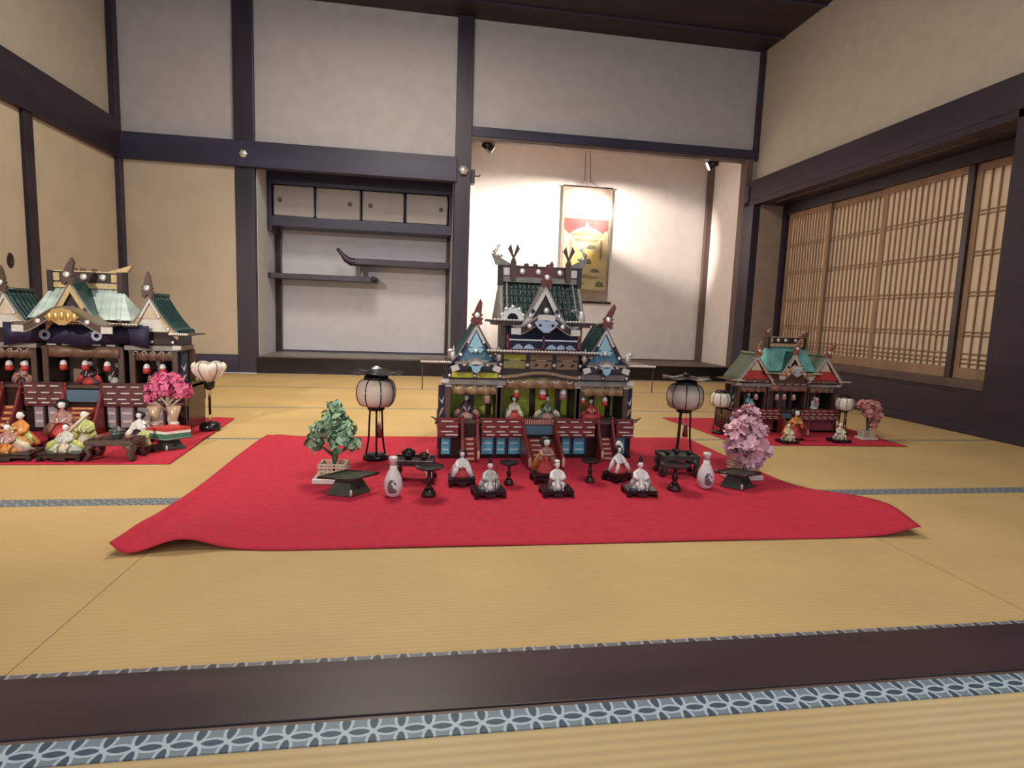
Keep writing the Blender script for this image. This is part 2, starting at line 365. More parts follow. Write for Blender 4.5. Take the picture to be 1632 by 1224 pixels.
# left wall timber
m = MB().box(XL-.02, -2.60, -1.2, 5.66, 1.850, 2.165, WOODY); struct('trim_22', m, .004, 'deep dark beam along the left wall')
post(23, XL-.02, -2.615, 4.44, 4.53, 0, 1.85, WOODY, 'dark post between the panels of the left wall')
for i, (a, b) in enumerate(((2.6, 4.44), (4.53, 5.64))):
    m = MB().box(XL-.02, -2.645, a, b, .06, 1.85, FUSU)
    d = struct('door_%d' % (i+2), m, label=('sliding paper panel nearer the camera' if i == 0 else 'sliding paper panel next to the corner')+' on the left wall')
    if i == 0:
        h = MB().ell((-2.643, 4.27, .855), (.006, .035, .05), BLKB); hh = h.build('handle', d)
m = MB().box(XL-.02, -2.60, -1.2, 5.66, 0, .06, WOODY); struct('baseboard_left', m)
# right wall: bay with paper windows
XS = 3.58
m = MB().box(3.25, 3.37, -1.2, 5.63, 1.85, 2.047, WOODY).box(3.25, 3.58, -1.2, 5.6, 1.80, 1.85, WOODY)
struct('trim_24', m, .004, 'deep dark beam along the right wall')
m = MB().box(XS-.02, XS+.06, 1.9, 5.45, 1.713, 1.85, WOODY).box(3.36, 3.375, 3.2, 5.3, 1.795, 1.80, WOODB).box(3.36, 3.375, 1.9, 3.1, 1.795, 1.80, WOODB)  # the two thin lighter strips imitate streaks of light on the soffit
struct('trim_25', m, 0, 'dark top track above the paper windows, pale strips drawn as light streaks')
m = MB().box(3.315, 3.58, 5.47, 5.60, .15, 1.80, mat('bay_end_plaster', (.36, .27, .21), .85, 0, .1, 8)).box(3.24, 3.315, 5.49, 5.685, 0, 1.80, WOOD).box(3.55, 3.62, 5.42, 5.50, .15, 1.80, WOOD)
struct('wall_bay_end', m, 0, 'brown end wall and dark post of the window bay')
m = MB().box(3.30, 3.62, 1.9, 5.47, .18, .24, WOODY).box(3.54, 3.66, 1.9, 5.47, .24, .30, WOODB).box(3.27, 3.33, 1.9, 5.50, 0, .24, WOODY)
m.box(3.255, 3.29, -1.2, 5.50, 0, .05, WOODY)
struct('trim_26', m, .003, 'dark sill and panel below the paper windows')
m = MB().box(3.25, 3.70, 2.45, 2.90, 0, 1.85, WOODY); struct('trim_27', m, .004, 'broad dark post at the right edge of the room')
m = MB().box(3.30, 3.36, -1.2, 2.45, 0, 1.85, WOODY); struct('wall_right_lower', m, 0, 'dark lower right wall')
m = MB().box(XS+.08, XS+.12, 1.9, 5.5, .2, 1.9, WOODY)
struct('wall_behind_windows', m, 0, 'dark boarding behind the paper windows')
pan = [(5.40, 4.80), (4.86, 4.13), (4.20, 3.44), (3.44, 2.92)]
for i, (ya, yb) in enumerate(pan):
    x = XS+.022*(i % 2)
    z0, z1 = .30, 1.713
    st = .045 if i < 3 else .04
    m = MB()
    m.box(x, x+.02, ya-st, ya, z0, z1, SHOJIW).box(x, x+.02, yb, yb+st, z0, z1, SHOJIW if i != 2 else WOODR)
    m.box(x+.0005, x+.0195, yb+st, ya-st, z0, z0+.075, SHOJIW).box(x+.0005, x+.0195, yb+st, ya-st, z1-.05, z1, SHOJIW)
    o = struct('window_%d' % (i+1), m, .002, 'paper lattice window panel, %s' % ['farthest, next to the brown end wall', 'second from the far corner', 'third from the far corner, wide', 'nearest, beside the broad dark post'][i])
    m = MB(); n = 13 if i < 3 else 7
    for k in range(1, n): 
        y = yb+st+(ya-yb-2*st)*k/n; m.box(x+.002, x+.014, y-.0045, y+.0045, z0+.075, z1-.05, SHOJIW)
    hz = []
    for k in range(1, 5): hz += [z1-.05-.265*k-.012, z1-.05-.265*k+.012]
    hz = [z for z in hz if z > .43]+[.47, .435, .405]
    for z in hz: m.box(x+.004, x+.012, yb+st, ya-st, z-.0035, z+.0035, SHOJIW)
    m.build('lattice', o)
    MB().box(x+.015, x+.018, yb+st, ya-st, z0+.075, z1-.05, PAPER).build('paper', o)
# nail cover ornaments
for (x, y, z, ax, lab) in ((-1.60, 5.665, 1.965, 'Y', 'round metal nail cover on the post left of the shelf alcove'), (.36, 5.665, 1.965, 'Y', 'round metal nail cover on the post between the alcoves'), (3.29, 5.625, 1.93, 'Y', 'metal nail cover on the end of the right wall beam')):
    m = MB(); n = 6
    m.lathe([(0, 0), (.040, 0), (.043, .004), (.030, .010), (.022, .018), (.010, .022), (0, .022)], (0, 0, 0), SILV, 30, ripple=(.09, n))
    o = m.build('nail_cover'); tag(o, lab, 'nail cover', None); o.location = (x, y+.004 if x < 3 else y-.01, z); o.rotation_euler = (pi/2, 0, 0)
m = MB().box(3.235, 3.33, 5.60, 5.66, 1.84, 2.01, WOODX); struct('trim_28', m, .003, 'square beam end at the right alcove post')
# peg on side of centre post
m = MB().box(.434, .475, 5.72, 5.80, 1.86, 1.99, WOOD).tube([(.47, 5.76, 1.94), (.52, 5.76, 1.94), (.53, 5.76, 1.955)], .008, WOODB)
struct('trim_29', m, .002, 'small bracket and peg on the side of the centre post')

# ------------------------------------------------------------------ spotlights (fixtures)
EM = bpy.data.materials.new('lamp_face'); EM.use_nodes = True
b_ = EM.node_tree.nodes['Principled BSDF']; b_.inputs['Emission Color'].default_value = (1, .93, .82, 1); b_.inputs['Emission Strength'].default_value = 6
for (x, z, dx, lab) in ((.60, 2.24, 1, 'black spotlight under the lintel at the left of the picture alcove'), (2.93, 2.24, -1, 'black spotlight with glowing face at the right of the picture alcove')):
    t = thing('spotlight', lab, 'spotlight', (x, 5.80, z))
    dirv = Vector((dx*.85, .30, -.45)).normalized()
    c = Vector((0, 0, 0))
    m = MB().tube([c-dirv*.055, c-dirv*.05, c+dirv*.05], [.02, .04, .05], BLK, 16); m.build('lamp_housing', t)
    m = MB().tube([c+dirv*.0505, c+dirv*.053], [.043, .043], EM, 16); m.build('lamp_face', t)
    m = MB().box(-.012, .012, -.012, .012, .0, .05, BLK); m.build('mount', t)

# ------------------------------------------------------------------ hanging scroll
sx, sy = 1.79, AY-.012
t = thing('hanging_scroll', 'tan hanging scroll with a painted red roof on the alcove wall', 'scroll', (sx, sy, .80))
def SP(x, z): return (x-sx, z-.80)
SCF = mat('scroll_mount', (.20, .15, .12), .8, 0, .0, 5, col2=(.36, .29, .23))
SCP = mat('scroll_picture', (.38, .29, .14), .8, 0, .0, 6, col2=(.50, .41, .25))
m = MB().box(1.51-sx, 2.075-sx, -.002, 0, 0, 1.262, SCF); m.build('mount_cloth', t)
m = MB().box(1.535-sx, 2.05-sx, -.004, -.002, .14, .93, SCP)
pb = lambda poly, mm, d=.0052: m.prism([SP(*p) for p in poly], -d, -d+.0012, mm)
SR = mat('scroll_red', (.32, .05, .045), .8); SG = mat('scroll_ink', (.13, .12, .07), .8, 0, .6, 60); SY = mat('scroll_yellow', (.58, .42, .13), .8); SBR = mat('scroll_brown', (.26, .17, .10), .8)
m.build('picture', t)
m = MB()
roof = [(1.540, 1.715), (2.045, 1.715), (2.045, 1.60)]
roof += [(2.035-.07*k/3, 1.60-.03*sin(k/3*pi/2)) for k in range(1, 3)]
roof += [(1.80+.20*cos(a), 1.545+.085*sin(a)**2) for a in [pi*k/12 for k in range(13)]]
roof += [(1.540, 1.60)]
pb(roof, SR); m.prism([SP(*p) for p in ((1.77, 1.62), (1.80, 1.69), (1.83, 1.62))], -.0064, -.0052, SCP)
pb([(1.62, 1.55), (1.63, 1.53), (1.97, 1.52), (1.98, 1.54), (1.80, 1.60)], SBR)
pb([(1.66, 1.50), (1.94, 1.50), (1.92, 1.47), (1.68, 1.47)], SBR)
pb([(1.61, 1.49), (1.635, 1.49), (1.635, 1.18), (1.61, 1.18)], SBR); pb([(1.96, 1.49), (1.985, 1.49), (1.985, 1.28), (1.96, 1.28)], SBR)
pb([(1.64, 1.38), (1.95, 1.36), (1.98, 1.20), (1.64, 1.20)], SY)
for cx, cz, w_, h_ in ((1.86, 1.40, .05, .035), (1.80, 1.235, .07, .05), (1.91, 1.14, .05, .035), (1.72, 1.00, .07, .02), (1.97, .985, .05, .05)):
    pb([(cx+w_*cos(a)*(1+.12*sin(5*a+cx*40)), cz+h_*(sin(a) if sin(a) > 0 else .25*sin(a))*(1+.12*cos(7*a))) for a in [pi*k/16 for k in range(32)]], SG, .0066)
pb([(1.62, 1.10), (1.80, 1.11), (2.0, 1.08), (1.86, 1.06), (1.68, 1.075)], SBR); pb([(1.62, .93), (1.80, .95), (2.0, .92), (1.9, .90), (1.66, .90)], SBR)
m.build('painting', t)
m = MB().tube([(1.47-sx, -.012, .0), (2.115-sx, -.012, .0)], .012, BLKB, 12); m.build('bottom_rod', t)
m = MB().tube([(1.51-sx, -.006, 1.262), (2.075-sx, -.006, 1.262)], .007, BLKB, 8); m.build('top_rod', t)
m = MB()
for (x0, x1, x2) in ((1.69, 1.745, 1.755), (1.90, 1.815, 1.80)):
    m.tube([(x0-sx, -.008, 1.262), (x1-sx, -.008, 1.325), (x2-sx-.01, -.008, 1.70)], .0028, BLKB, 6)
m.tube([(1.76-sx, -.008, 1.30), (1.79-sx, -.008, 1.265)], .0022, BLKB, 6); m.tube([(1.78-sx, -.008, 1.265), (1.82-sx, -.008, 1.32)], .0022, BLKB, 6)
m.build('hanging_cord', t)

# ================================================================== RED CLOTHS
def cloth(name, label, corners, hf, nx=110, ny=60):
    FL, FR, BR, BL = [Vector((*c, 0)) for c in corners]
    vs = []
    for j in range(ny+1):
        v = j/ny
        for i in range(nx+1):
            u = i/nx; p = FL.lerp(FR, u).lerp(BL.lerp(BR, u), v); dx, dy, z = hf(u, v, p)
            vs.append((p.x+dx, p.y+dy, .0035+z))
    fs = [(j*(nx+1)+i, j*(nx+1)+i+1, (j+1)*(nx+1)+i+1, (j+1)*(nx+1)+i) for j in range(ny) for i in range(nx)]
    o = MB().add(vs, fs, RED, True).build(name); s_ = o.modifiers.new('solid', 'SOLIDIFY'); s_.thickness = .002; s_.offset = -1
    tag(o, label, 'cloth', None); return o
def g(x, c, w_): return math.exp(-((x-c)/w_)**2)
def hmain(u, v, p):
    x, y = p.x, p.y
    z = 0
    z += .030*g(x, -.58, .075)*g(v, 0, .16)                     # lifted front edge on the left
    z += .034*g(x, -.745, .028)*(.35+.65*g(v, 0, .45))           # rolled left edge
    z += .034*g(u, 1.0, .055)*g(v, .16, .15)                    # hump on the right
    z += .016*g(u, 1.0, .03)*g(v, .0, .2)
    z += .012*g(x, -.66, .05)*g(v, .93, .10)
    z += .0010*(1+sin(9*x+5*y))*g(v, 0, .2)+.003*g(y, 1.60, .05)
    dx = .065*g(u, 1, .12)*g(v, .12, .13)-.02*g(v, .5, .4)*(u > .9)*(u-.9)*10
    dx += .012*sin(6*v)*(1-u)
    dy = .015*g(x, -.5, .10)*(1-v)-.012*g(x, -.70, .05)*(1-v)**4
    return dx, dy, z
cloth('red_cloth', 'large red felt cloth with curled front corners under the central palace', ((-.735, 1.475), (1.455, 1.452), (1.40, 2.84), (-.715, 2.85)), hmain)
cloth('red_cloth', 'red felt cloth under the doll palace at the left edge', ((-2.55, 2.335), (-.945, 2.335), (-1.0, 3.30), (-2.55, 3.42)),
      lambda u, v, p: (0, 0, .008*g(u, 1, .012)*g(v, .45, .15)+.006*g(v, 1, .06)*g(u, .95, .05)+.0005*sin(12*p.x)), 70, 40)
cloth('red_cloth', 'red felt cloth under the small doll palace before the paper windows', ((1.60, 2.67), (2.545, 2.635), (2.60, 3.43), (1.55, 3.45)),
      lambda u, v, p: (.03*g(v, .9, .2)*(u < .05)*-1, 0, .0005*sin(14*p.x)), 50, 40)
# ================================================================== DOLL PALACES
def boss(mb, x, y, z, r, m=None):
    n = len(mb.v); mb.lathe([(0, 0), (r, 0), (r, r*.25), (r*.6, r*.5), (0, r*.55)], (0, 0, 0), m or SILV, 14)
    for k in range(n, len(mb.v)):
        a = mb.v[k]; mb.v[k] = (x+a[0], y-a[2], z+a[1])
def curve_gable(half, za, zb, p, n=9):
    return [(half*k/n, za-(za-zb)*(1-(1-k/n)**p)) for k in range(n+1)]
def strip(mb, pts, th, y0, y1, m):
    """band of vertical thickness th under the polyline pts, both mirrored sides handled by caller"""
    up_ = pts; lo = [(x, z-th) for x, z in pts][::-1]
    for a in range(len(pts)-1):
        q = [pts[a], pts[a+1], (pts[a+1][0], pts[a+1][1]-th), (pts[a][0], pts[a][1]-th)]
        mb.prism(q, y0, y1, m)
def ridge_ornament(parent, x, y, z, s, lean, m=None):
    m = m or REDL; mb = MB()
    pl = [(-.9, 0), (-.75, .55), (-1, 1.15), (-.55, 1.35), (-.95, 1.8), (-.6, 2.2), (0, 2.35), (.6, 2.2), (.95, 1.8), (.55, 1.35), (1, 1.15), (.75, .55), (.9, 0), (.45, -.35), (0, .45), (-.45, -.35)]
    mb.prism([(x+.0255*s*a, z+.02*s*b) for a, b in pl], y-.012*s, y, m)
    hx = lean*.02*s
    mb.prism([(x-.014*s, z+.044*s), (x+.017*s, z+.044*s), (x+hx+.016*s, z+.085*s), (x+hx+.008*s, z+.102*s), (x+hx*.5-.004*s, z+.075*s)], y-.012*s, y+.004*s, m)
    boss(mb, x, y-.012*s, z+.034*s, .013*s, SILV); mb.build('ridge_ornament', parent)
def wing_roof(parent, x, P, st):
    y0, y1 = P['gy'], P['gy']+P['gd']
    pts = curve_gable(P['wr'], P['za'], P['ze'], P.get('conc', 1.15))
    mir = [(-a, b) for a, b in pts]
    mb = MB()
    for side in (pts, mir):
        s2 = [(x+a, b) for a, b in side]; strip(mb, s2, .012, y0, y1, st['tile'])
        for k in range(7):
            yy = y0+.012+(y1-y0-.02)*k/6
            mb.tube([(a, yy, b+.002) for a, b in s2], .004, st['tile'], 6)
    mb.tube([(x, y0-.004, P['za']+.004), (x, y1, P['za']+.004)], .010, st['tile'], 8)
    r = mb.build('wing_roof', parent)
    mb = MB(); s = P['s']
    for side in (pts, mir):
        s2 = [(x+a*.99, b-.001) for a, b in side]
        strip(mb, s2, .008*s, y0-.012, y0, GREYB)
        k = max(2, len(s2)*4//9)
        strip(mb, [(a, b-.008*s) for a, b in s2[:k]], .020*s, y0-.008, y0, WHTB)
        strip(mb, [(a, b-.008*s) for a, b in s2[k-1:]], .022*s, y0-.008, y0, st['barge'])
        q = s2[6]; boss(mb, q[0]*.97+x*.03, y0-.008, q[1]-.020*s, .008*s)
        q = s2[3]; boss(mb, q[0], y0-.010, q[1]-.022*s, .006*s)
    mb.build('barge_board', r)
    mb = MB(); h = P['za']-P['ze']
    mb.prism([(x-P['wr']*.80, P['ze']), (x+P['wr']*.80, P['ze']), (x+P['wr']*.3, P['ze']+h*.42), (x, P['za']-h*.12), (x-P['wr']*.3, P['ze']+h*.42)], y0+.004, y0+.010, st['gfill'])
    mb.prism([(x-P['wr']*.30, P['ze']+h*.36), (x+P['wr']*.30, P['ze']+h*.36), (x, P['za']-h*.24)], y0-.002, y0+.004, st['gfill2'])
    if st.get('wingkara', True):
        boss(mb, x, y0-.006, P['ze']+h*.26, .010*s)
        mb.prism([(x-P['wr']*.36, P['ze']+h*.30), (x, P['ze']+h*.38), (x+P['wr']*.36, P['ze']+h*.30), (x+P['wr']*.2, P['ze']+h*.20), (x, P['ze']+h*.26), (x-P['wr']*.2, P['ze']+h*.20)], y0-.005, y0+.004, st['gfill2'])
    mb.build('gable_panel', r)
    ridge_ornament(r, x, y0-.012, P['za']-.005*s, s, st['lean'](x), st['orn'])
    if st.get('wingkara', True):
        mb = MB(); hw = P['wr']*.88
        cp = [(x+hw*(k/8-1), P['ze']-.010*s+.020*s*(1-abs(k/8-1))**1.0+.004*s*cos(pi*(k/8-1)*2)) for k in range(17)]
        strip(mb, cp, .008*s, y0-.040*s, y0+.02, GREYB); strip(mb, [(a, b-.008*s) for a, b in cp], .022*s, y0-.032*s, y0+.01, BLKB)
        mb.prism([(x-.032*s, cp[8][1]-.010*s), (x+.032*s, cp[8][1]-.010*s), (x+.028*s, cp[8][1]-.028*s), (x-.028*s, cp[8][1]-.028*s)], y0-.036*s, y0-.03*s, WHTB)
        zc_ = cp[8][1]-.038*s
        mb.prism([(x-.040*s, zc_+.010*s), (x, zc_+.004*s), (x+.040*s, zc_+.010*s), (x+.020*s, zc_), (x+.014*s, zc_-.018*s), (x, zc_-.026*s), (x-.014*s, zc_-.018*s), (x-.020*s, zc_)], y0-.038*s, y0-.030*s, st['gfill2'])
        for sg in (-1, 1):
            boss(mb, x+sg*.048*s, y0-.034*s, cp[8][1]-.028*s, .009*s)
            mb.box(x+sg*hw-.016*s, x+sg*hw+.016*s, y0-.036*s, y0-.03*s, P['ze']-.042*s, P['ze']-.018*s, WHTB, ry=sg*.35)
        mb.build('curved_gable', r)
        for sg in (-1, 1):                                    # silver corner creature on the eave
            if st.get('corner', True):
                mb = MB(); X0, Z0 = x+sg*P['wr']*.98, P['ze']+.022*s
                mb.ell((X0, y0-.02, Z0), (.012*s, .010*s, .022*s), SILV).ell((X0+sg*.010*s, y0-.024, Z0+.018*s), (.014*s, .008*s, .008*s), SILV)
                mb.prism([(X0-.004*s, Z0+.02*s), (X0+.006*s, Z0+.02*s), (X0-sg*.004*s, Z0+.042*s)], y0-.024, y0-.018, SILV); mb.build('eave_ornament', r)
    return r
def lattice_fence(mb, x0, x1, z0, z1, y, s, fm, bars=True):
    mb.box(x0, x1, y, y+.006, z0, z1, fm)
    for z in (z1, (z0+z1)/2+.004*s): mb.box(x0-.004, x1+.004, y-.004, y+.008, z-.003*s, z+.003*s, fm)
    n = max(1, int((x1-x0)/(.045*s)))
    if bars:
        for r_, off in ((.86, 0), (.56, .5), (.28, 0), (.10, .5)):
            for k in range(n):
                a = x0+(x1-x0)*(k+.12+off*.5)/n; b = a+(x1-x0)/n*.62
                if b < x1: mb.box(a, b, y-.006, y, z0+(z1-z0)*r_-.0022*s, z0+(z1-z0)*r_+.0026*s, WHTB)
def stairs(parent, xc, half, y_top, y_bot, ztop, n, tread, rail, s, curved=False):
    mb = MB()
    for k in range(n):
        z = ztop*(1-(k+1)/(n+1)); ya = y_top+(y_bot-y_top)*(k+1)/(n+1); yb = y_top+(y_bot-y_top)*k/(n+1)
        mb.box(xc-half, xc+half, ya, yb+.001, 0, z, REDL)
        mb.box(xc-half*.62, xc+half*.62, ya-.0015, ya+.001, z-ztop/(n+1)*.55, z-ztop/(n+1)*.12, tread)
    o = mb.build('stairs', parent)
    for sg in (-1, 1):
        x0 = xc+sg*half; x1 = x0+sg*.012*s; mb = MB()
        n2 = 8; up_ = []; 
        for k in range(n2+1):
            t = k/n2; c = -.012*s*sin(pi*t) if curved else .0
            up_.append((y_top+(y_bot-y_top)*t-.004*s, ztop*(1-t)+.048*s+c-.010*s*t))
        poly = up_+[(y_bot-.004*s, 0), (y_top, 0)]
        mb.prism(poly, min(x0, x1), max(x0, x1), rail, axis='X')
        mb.tube([(x0+sg*.006*s, a, b) for a, b in up_], .005*s, rail, 6)
        mb.tube([(x0+sg*.006*s, y_top, ztop), (x0+sg*.006*s, y_top, ztop+.062*s)], .006*s, rail, 8).ell((x0+sg*.006*s, y_top, ztop+.068*s), (.006*s, .006*s, .008*s), rail)
        mb.ell((x0+sg*.006*s, y_bot-.006*s, ztop*.28), (.0065*s, .004*s, .020*s), tread)
        mb.build('stair_rail', o)
def palace(name, label, P, st):
    s = P['s']; root = thing(name, label, 'doll palace', (P['x'], P['y'], .006))
    W, wc, m_, zd = P['W'], P['wc'], P['m'], P['zd']; xo = W+wc+P.get('annex', .022)
    D = P['D']
    # platform
    mb = MB(); mb.box(-xo, xo, 0, D, 0, zd-.012*s, BLKB).box(-xo-.004, xo+.004, -.012, D, zd-.012*s, zd, BRN).box(-xo, xo, -.016, 0, 0, .010*s, BLK)
    pf = mb.build('platform', root)
    zt = zd*.56
    blanks = [(0, P['sh']+.02)]+[(sx_, .060*s) for sx_ in P['sidestairs']]
    k = -xo+.012
    while k < xo-.03:
        mb = MB(); wdt = (.036 if int(k*100) % 2 else .050)*s
        if all(abs(k+wdt/2-c) > h_+wdt*.1 for c, h_ in blanks):
            mb.box(k, k+wdt, -.006, 0, .014*s, zt, st['panel']); 
            for z in (.30, .62): mb.box(k+wdt*.14, k+wdt*.86, -.008, -.005, zt*(z+.03), zt*(z+.12), st['panelbar'])
            mb.box(k, k+wdt, -.009, -.005, zt*.93, zt, WHTB) if (int(k*50) % 3 == 0) else None
            mb.box(k+wdt, k+wdt+.008*s, -.012, 0, .01, zt, st['post'])
            mb.build('platform_panel', pf)
        k += wdt+.016*s
    # veranda fence
    gaps = sorted([(-P['sh']-.012*s, P['sh']+.012*s)]+[(c-.05*s, c+.05*s) for c in P['sidestairs']])
    xs_ = [-xo]; [xs_.extend(g_) for g_ in gaps]; xs_.append(xo)
    for a, b in zip(xs_[::2], xs_[1::2]):
        if b-a > .01:
            mb = MB(); lattice_fence(mb, a, b, zt+.004, zd+.010*s, -.024, s, st.get('fence', REDL))
            mb.box(a, b, -.024, 0, zt, zt+.006, REDL); mb.build('veranda_fence', root)
    for sg in (-1, 1):
        mb = MB()
        mb.tube([(sg*xo, -.02, zd+.010*s), (sg*(xo+.014*s), -.022, zd+.008*s), (sg*(xo+.034*s), -.024, zd+.020*s)], [.004*s, .005*s, .002*s], BRN, 6)
        mb.box(sg*xo-.004, sg*xo+.004, -.02, D, zt, zd+.012*s, BRN)
        for q in range(3): mb.tube([(sg*xo, -.02+.03*q, zd-.01*q), (sg*(xo+.016*s), -.02+.03*q, zd-.012*q)], .003*s, BRN, 6)
        mb.build('veranda_rail_end', root)
    # stairs
    stairs(root, 0, P['sh'], -.016, P['sy'], zt*1.12, 6, st['tread'], REDL, s*1.1, st.get('curved', False))
    mb = MB(); mb.box(-P['sh'], P['sh'], -.022, -.012, zt*1.15, zd-.018*s, mat('blue_grey_board', (.09, .16, .22), .5)); 
    if st.get('comb', True):
        for k in range(16): mb.box(-P['sh']+.004+k*P['sh']*2/16, -P['sh']+.004+k*P['sh']*2/16+.003, -.026, -.020, zd-.014*s, zd+.008*s, st['tread'])
        mb.box(-P['sh'], P['sh'], -.024, -.02, zd-.012*s, zd+.010*s, REDL)
    mb.build('landing', root)
    for c in P['sidestairs']: stairs(root, c, .026*s, -.014, -.09*s, zt*1.2, 5, st['tread'], REDL, s, True)
    # back and side walls of the rooms
    zc, zf = P['zc'], P['zf']
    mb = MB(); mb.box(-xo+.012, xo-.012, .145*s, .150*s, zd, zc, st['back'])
    for x in (-W-wc, -W+wc, W-wc, W+wc, -m_, m_): mb.box(x-.003, x+.003, .01, .145*s, zd, zc, BRND)
    mb.build('room_walls', root)
    for (xc, hw, zt_) in ((-W, wc, P['zc']), (0, m_, zf), (W, wc, P['zc'])):
        mb = MB(); q = .5 if hw < .13 else .42
        pl = st['lime']; nn = 2
        for k in range(nn):
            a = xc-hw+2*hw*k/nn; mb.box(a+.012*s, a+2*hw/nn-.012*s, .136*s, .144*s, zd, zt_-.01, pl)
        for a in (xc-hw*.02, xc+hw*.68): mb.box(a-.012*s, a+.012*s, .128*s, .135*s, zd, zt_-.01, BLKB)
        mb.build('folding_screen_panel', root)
    # pillars
    for x, z1 in ((-W-wc, zc), (-W+wc*.99, zc), (-m_-.004, zf), (m_+.004, zf), (W-wc*.99, zc), (W+wc, zc)):
        mb = MB(); mb.box(x-.010*s, x+.010*s, -.006, .014, zd, z1, BRN)
        mb.box(x+.010*s, x+.012*s, -.004, .014, zd, z1, BRND); mb.box(x-.012*s, x+.012*s, -.008, .016, z1-.012*s, z1-.002, WHTB if st.get('caps', True) else BRN); mb.build('pillar', root)
    # annex panels at the far sides
    for sg in (-1, 1):
        mb = MB(); x0 = sg*(W+wc+.012*s); x1 = sg*(xo+.004)
        a, b = min(x0, x1), max(x0, x1)
        mb.box(a, b, .02, .026, zd*.2, zc-.01, NAVY)
        mx_ = (a+b)/2; hh = (zc-zd)
        mb.prism([(a+.002, zd+hh*.62), (mx_, zd+hh*.50), (b-.002, zd+hh*.66), (mx_+.003, zd+hh*.42)], .016, .021, SILV)
        mb.prism([(a+.002, zd+hh*.05), (mx_, zd+hh*.30), (b-.002, zd+hh*.34), (mx_+.002, zd+hh*.18)], .016, .021, GOLDP)
        mb.build('side_panel', root)
    # wings: lintel, frieze, valance, roof, side eave
    for sg in (-1, 1):
        x = sg*W
        mb = MB(); mb.box(x-wc-.02*s, x+wc+.02*s, -.020, .15*s, zc, zc+.020*s, GREYB)
        mb.box(x-wc-.012*s, x+wc+.012*s, -.010, .15*s, zc+.020*s, P['ze']-.004, BLKB)
        for k in (-1, 1): mb.box(x+k*wc*.48-wc*.40, x+k*wc*.48+wc*.40, -.014, -.010, zc+.028*s, zc+.050*s, st['frz'] if (sg < 0 or st.get('bothfrz')) else GREYB)
        for k in (-1, 0, 1): boss(mb, x+k*wc*.96, -.014, zc+.036*s, .007*s)
        mb.box(x-wc-.030*s, x-wc+.002, -.022, -.010, zc+.006*s, zc+.022*s, WHTB) if sg < 0 else mb.box(x+wc-.002, x+wc+.030*s, -.022, -.010, zc+.006*s, zc+.022*s, WHTB)
        mb.build('wing_lintel', root)
        mb = MB(); n = 12; vs = []
        for k in range(n+1):
            a = x-wc+.012*s+(2*wc-.024*s)*k/n; q = .006*sin(k*1.9)
            vs += [(a, .004+q, zc), (a, .004+q*1.5, zc-.042*s-.004*s*(k % 2))]
        mb.add(vs, [(2*k, 2*k+2, 2*k+3, 2*k+1) for k in range(n)], st['val'], True)
        for k in range(5): mb.tube([(x-wc*.8+wc*.4*k+.008*s*cos(t), -.006, zc-.012*s+.007*s*sin(t)) for t in [pi*2*j/10 for j in range(8)]], .002*s, WHTB, 5)
        o_ = mb.build('valance', root); sl = o_.modifiers.new('solid', 'SOLIDIFY'); sl.thickness = .0015
        wing_roof(root, x, P, st)
        # side eave slab
        xa, xb = sg*(W+wc-.01), sg*P['ee']; a, b = min(xa, xb), max(xa, xb); ze = P['ze']-.008*s
        mb = MB(); mb.box(a, b, P['gy']-.02, P['gy']+P['gd'], ze-.006*s, ze, BRN)
        nn = int((b-a)/(.008*s))
        for k in range(nn): mb.ell((a+(k+.5)*(b-a)/nn, P['gy']-.022, ze), (.0052*s, .005*s, .0052*s), st['rope'], 8, 5)
        mb.build('side_eave', root)
        if st['rods'](sg):
            mb = MB(); rx = sg*(P['ee']-.008); mb.tube([(rx, P['gy']-.012, ze), (rx, P['gy']-.012, ze-.115*s)], .0022*s, BRN, 6); mb.build('eave_rod', root)
    # main block
    y0 = P['gy']
    if P['storey']:
        zm = P['zm']; mb = MB()
        mb.box(-m_, m_, -.012, .14*s, zf, zm-.010*s, BRND)
        for k in range(3):
            xc = (k-1)*m_*.66
            mb.box(xc-m_*.27, xc+m_*.27, -.018, -.012, zf+.034*s, zf+.066*s, TANP if k else OLIVE)
            mb.box(xc-m_*.28, xc+m_*.28, -.020, -.012, zf+.072*s, zf+.094*s, st['frz'] if k == 0 else TANP)
            mb.box(xc-m_*.13, xc+m_*.13, -.024, -.018, zf+.068*s, zf+.072*s, CREAM)
            if k:
                for q in (-1, 1): mb.prism([(xc+q*.022*s-.010*s, zf+.042*s), (xc+q*.022*s+.012*s, zf+.052*s), (xc+q*.022*s+.004*s, zf+.044*s), (xc+q*.022*s-.002*s, zf+.056*s)], -.020, -.018, INK)
        for k in range(4): boss(mb, (k-1.5)*m_*.67, -.020, zf+.050*s, .009*s)
        mb.build('frieze', root)
        mb = MB(); n = 10                                      # carved arch
        arc = [(m_*.98*(k/n-1), zf+.004*s+.020*s*cos(pi/2*(k/n-1))**2) for k in range(2*n+1)]
        strip(mb, arc, .012*s, -.026, -.010, TANP); strip(mb, [(a, b-.012*s) for a, b in arc], .006*s, -.024, -.012, BRND)
        for q in (-.75, -.4, 0, .4, .75): mb.tube([(q*m_+.012*s*cos(t), -.024, zf-.016*s+.010*s*sin(t)) for t in [pi+pi*j/8 for j in range(9)]], .0026*s, WHTB, 5)
        mb.build('carved_arch', root)
        mb = MB(); n = 16; vs = []
        for k in range(n+1):
            a = -m_*.93+2*m_*.93*k/n; q = .005*sin(k*1.9); vs += [(a, .006+q, zf-.002), (a, .006+q*1.5, zf-.050*s-.004*s*(k % 2))]
        mb.add(vs, [(2*k, 2*k+2, 2*k+3, 2*k+1) for k in range(n)], st['val'], True)
        o_ = mb.build('valance', root); sl = o_.modifiers.new('solid', 'SOLIDIFY'); sl.thickness = .0015
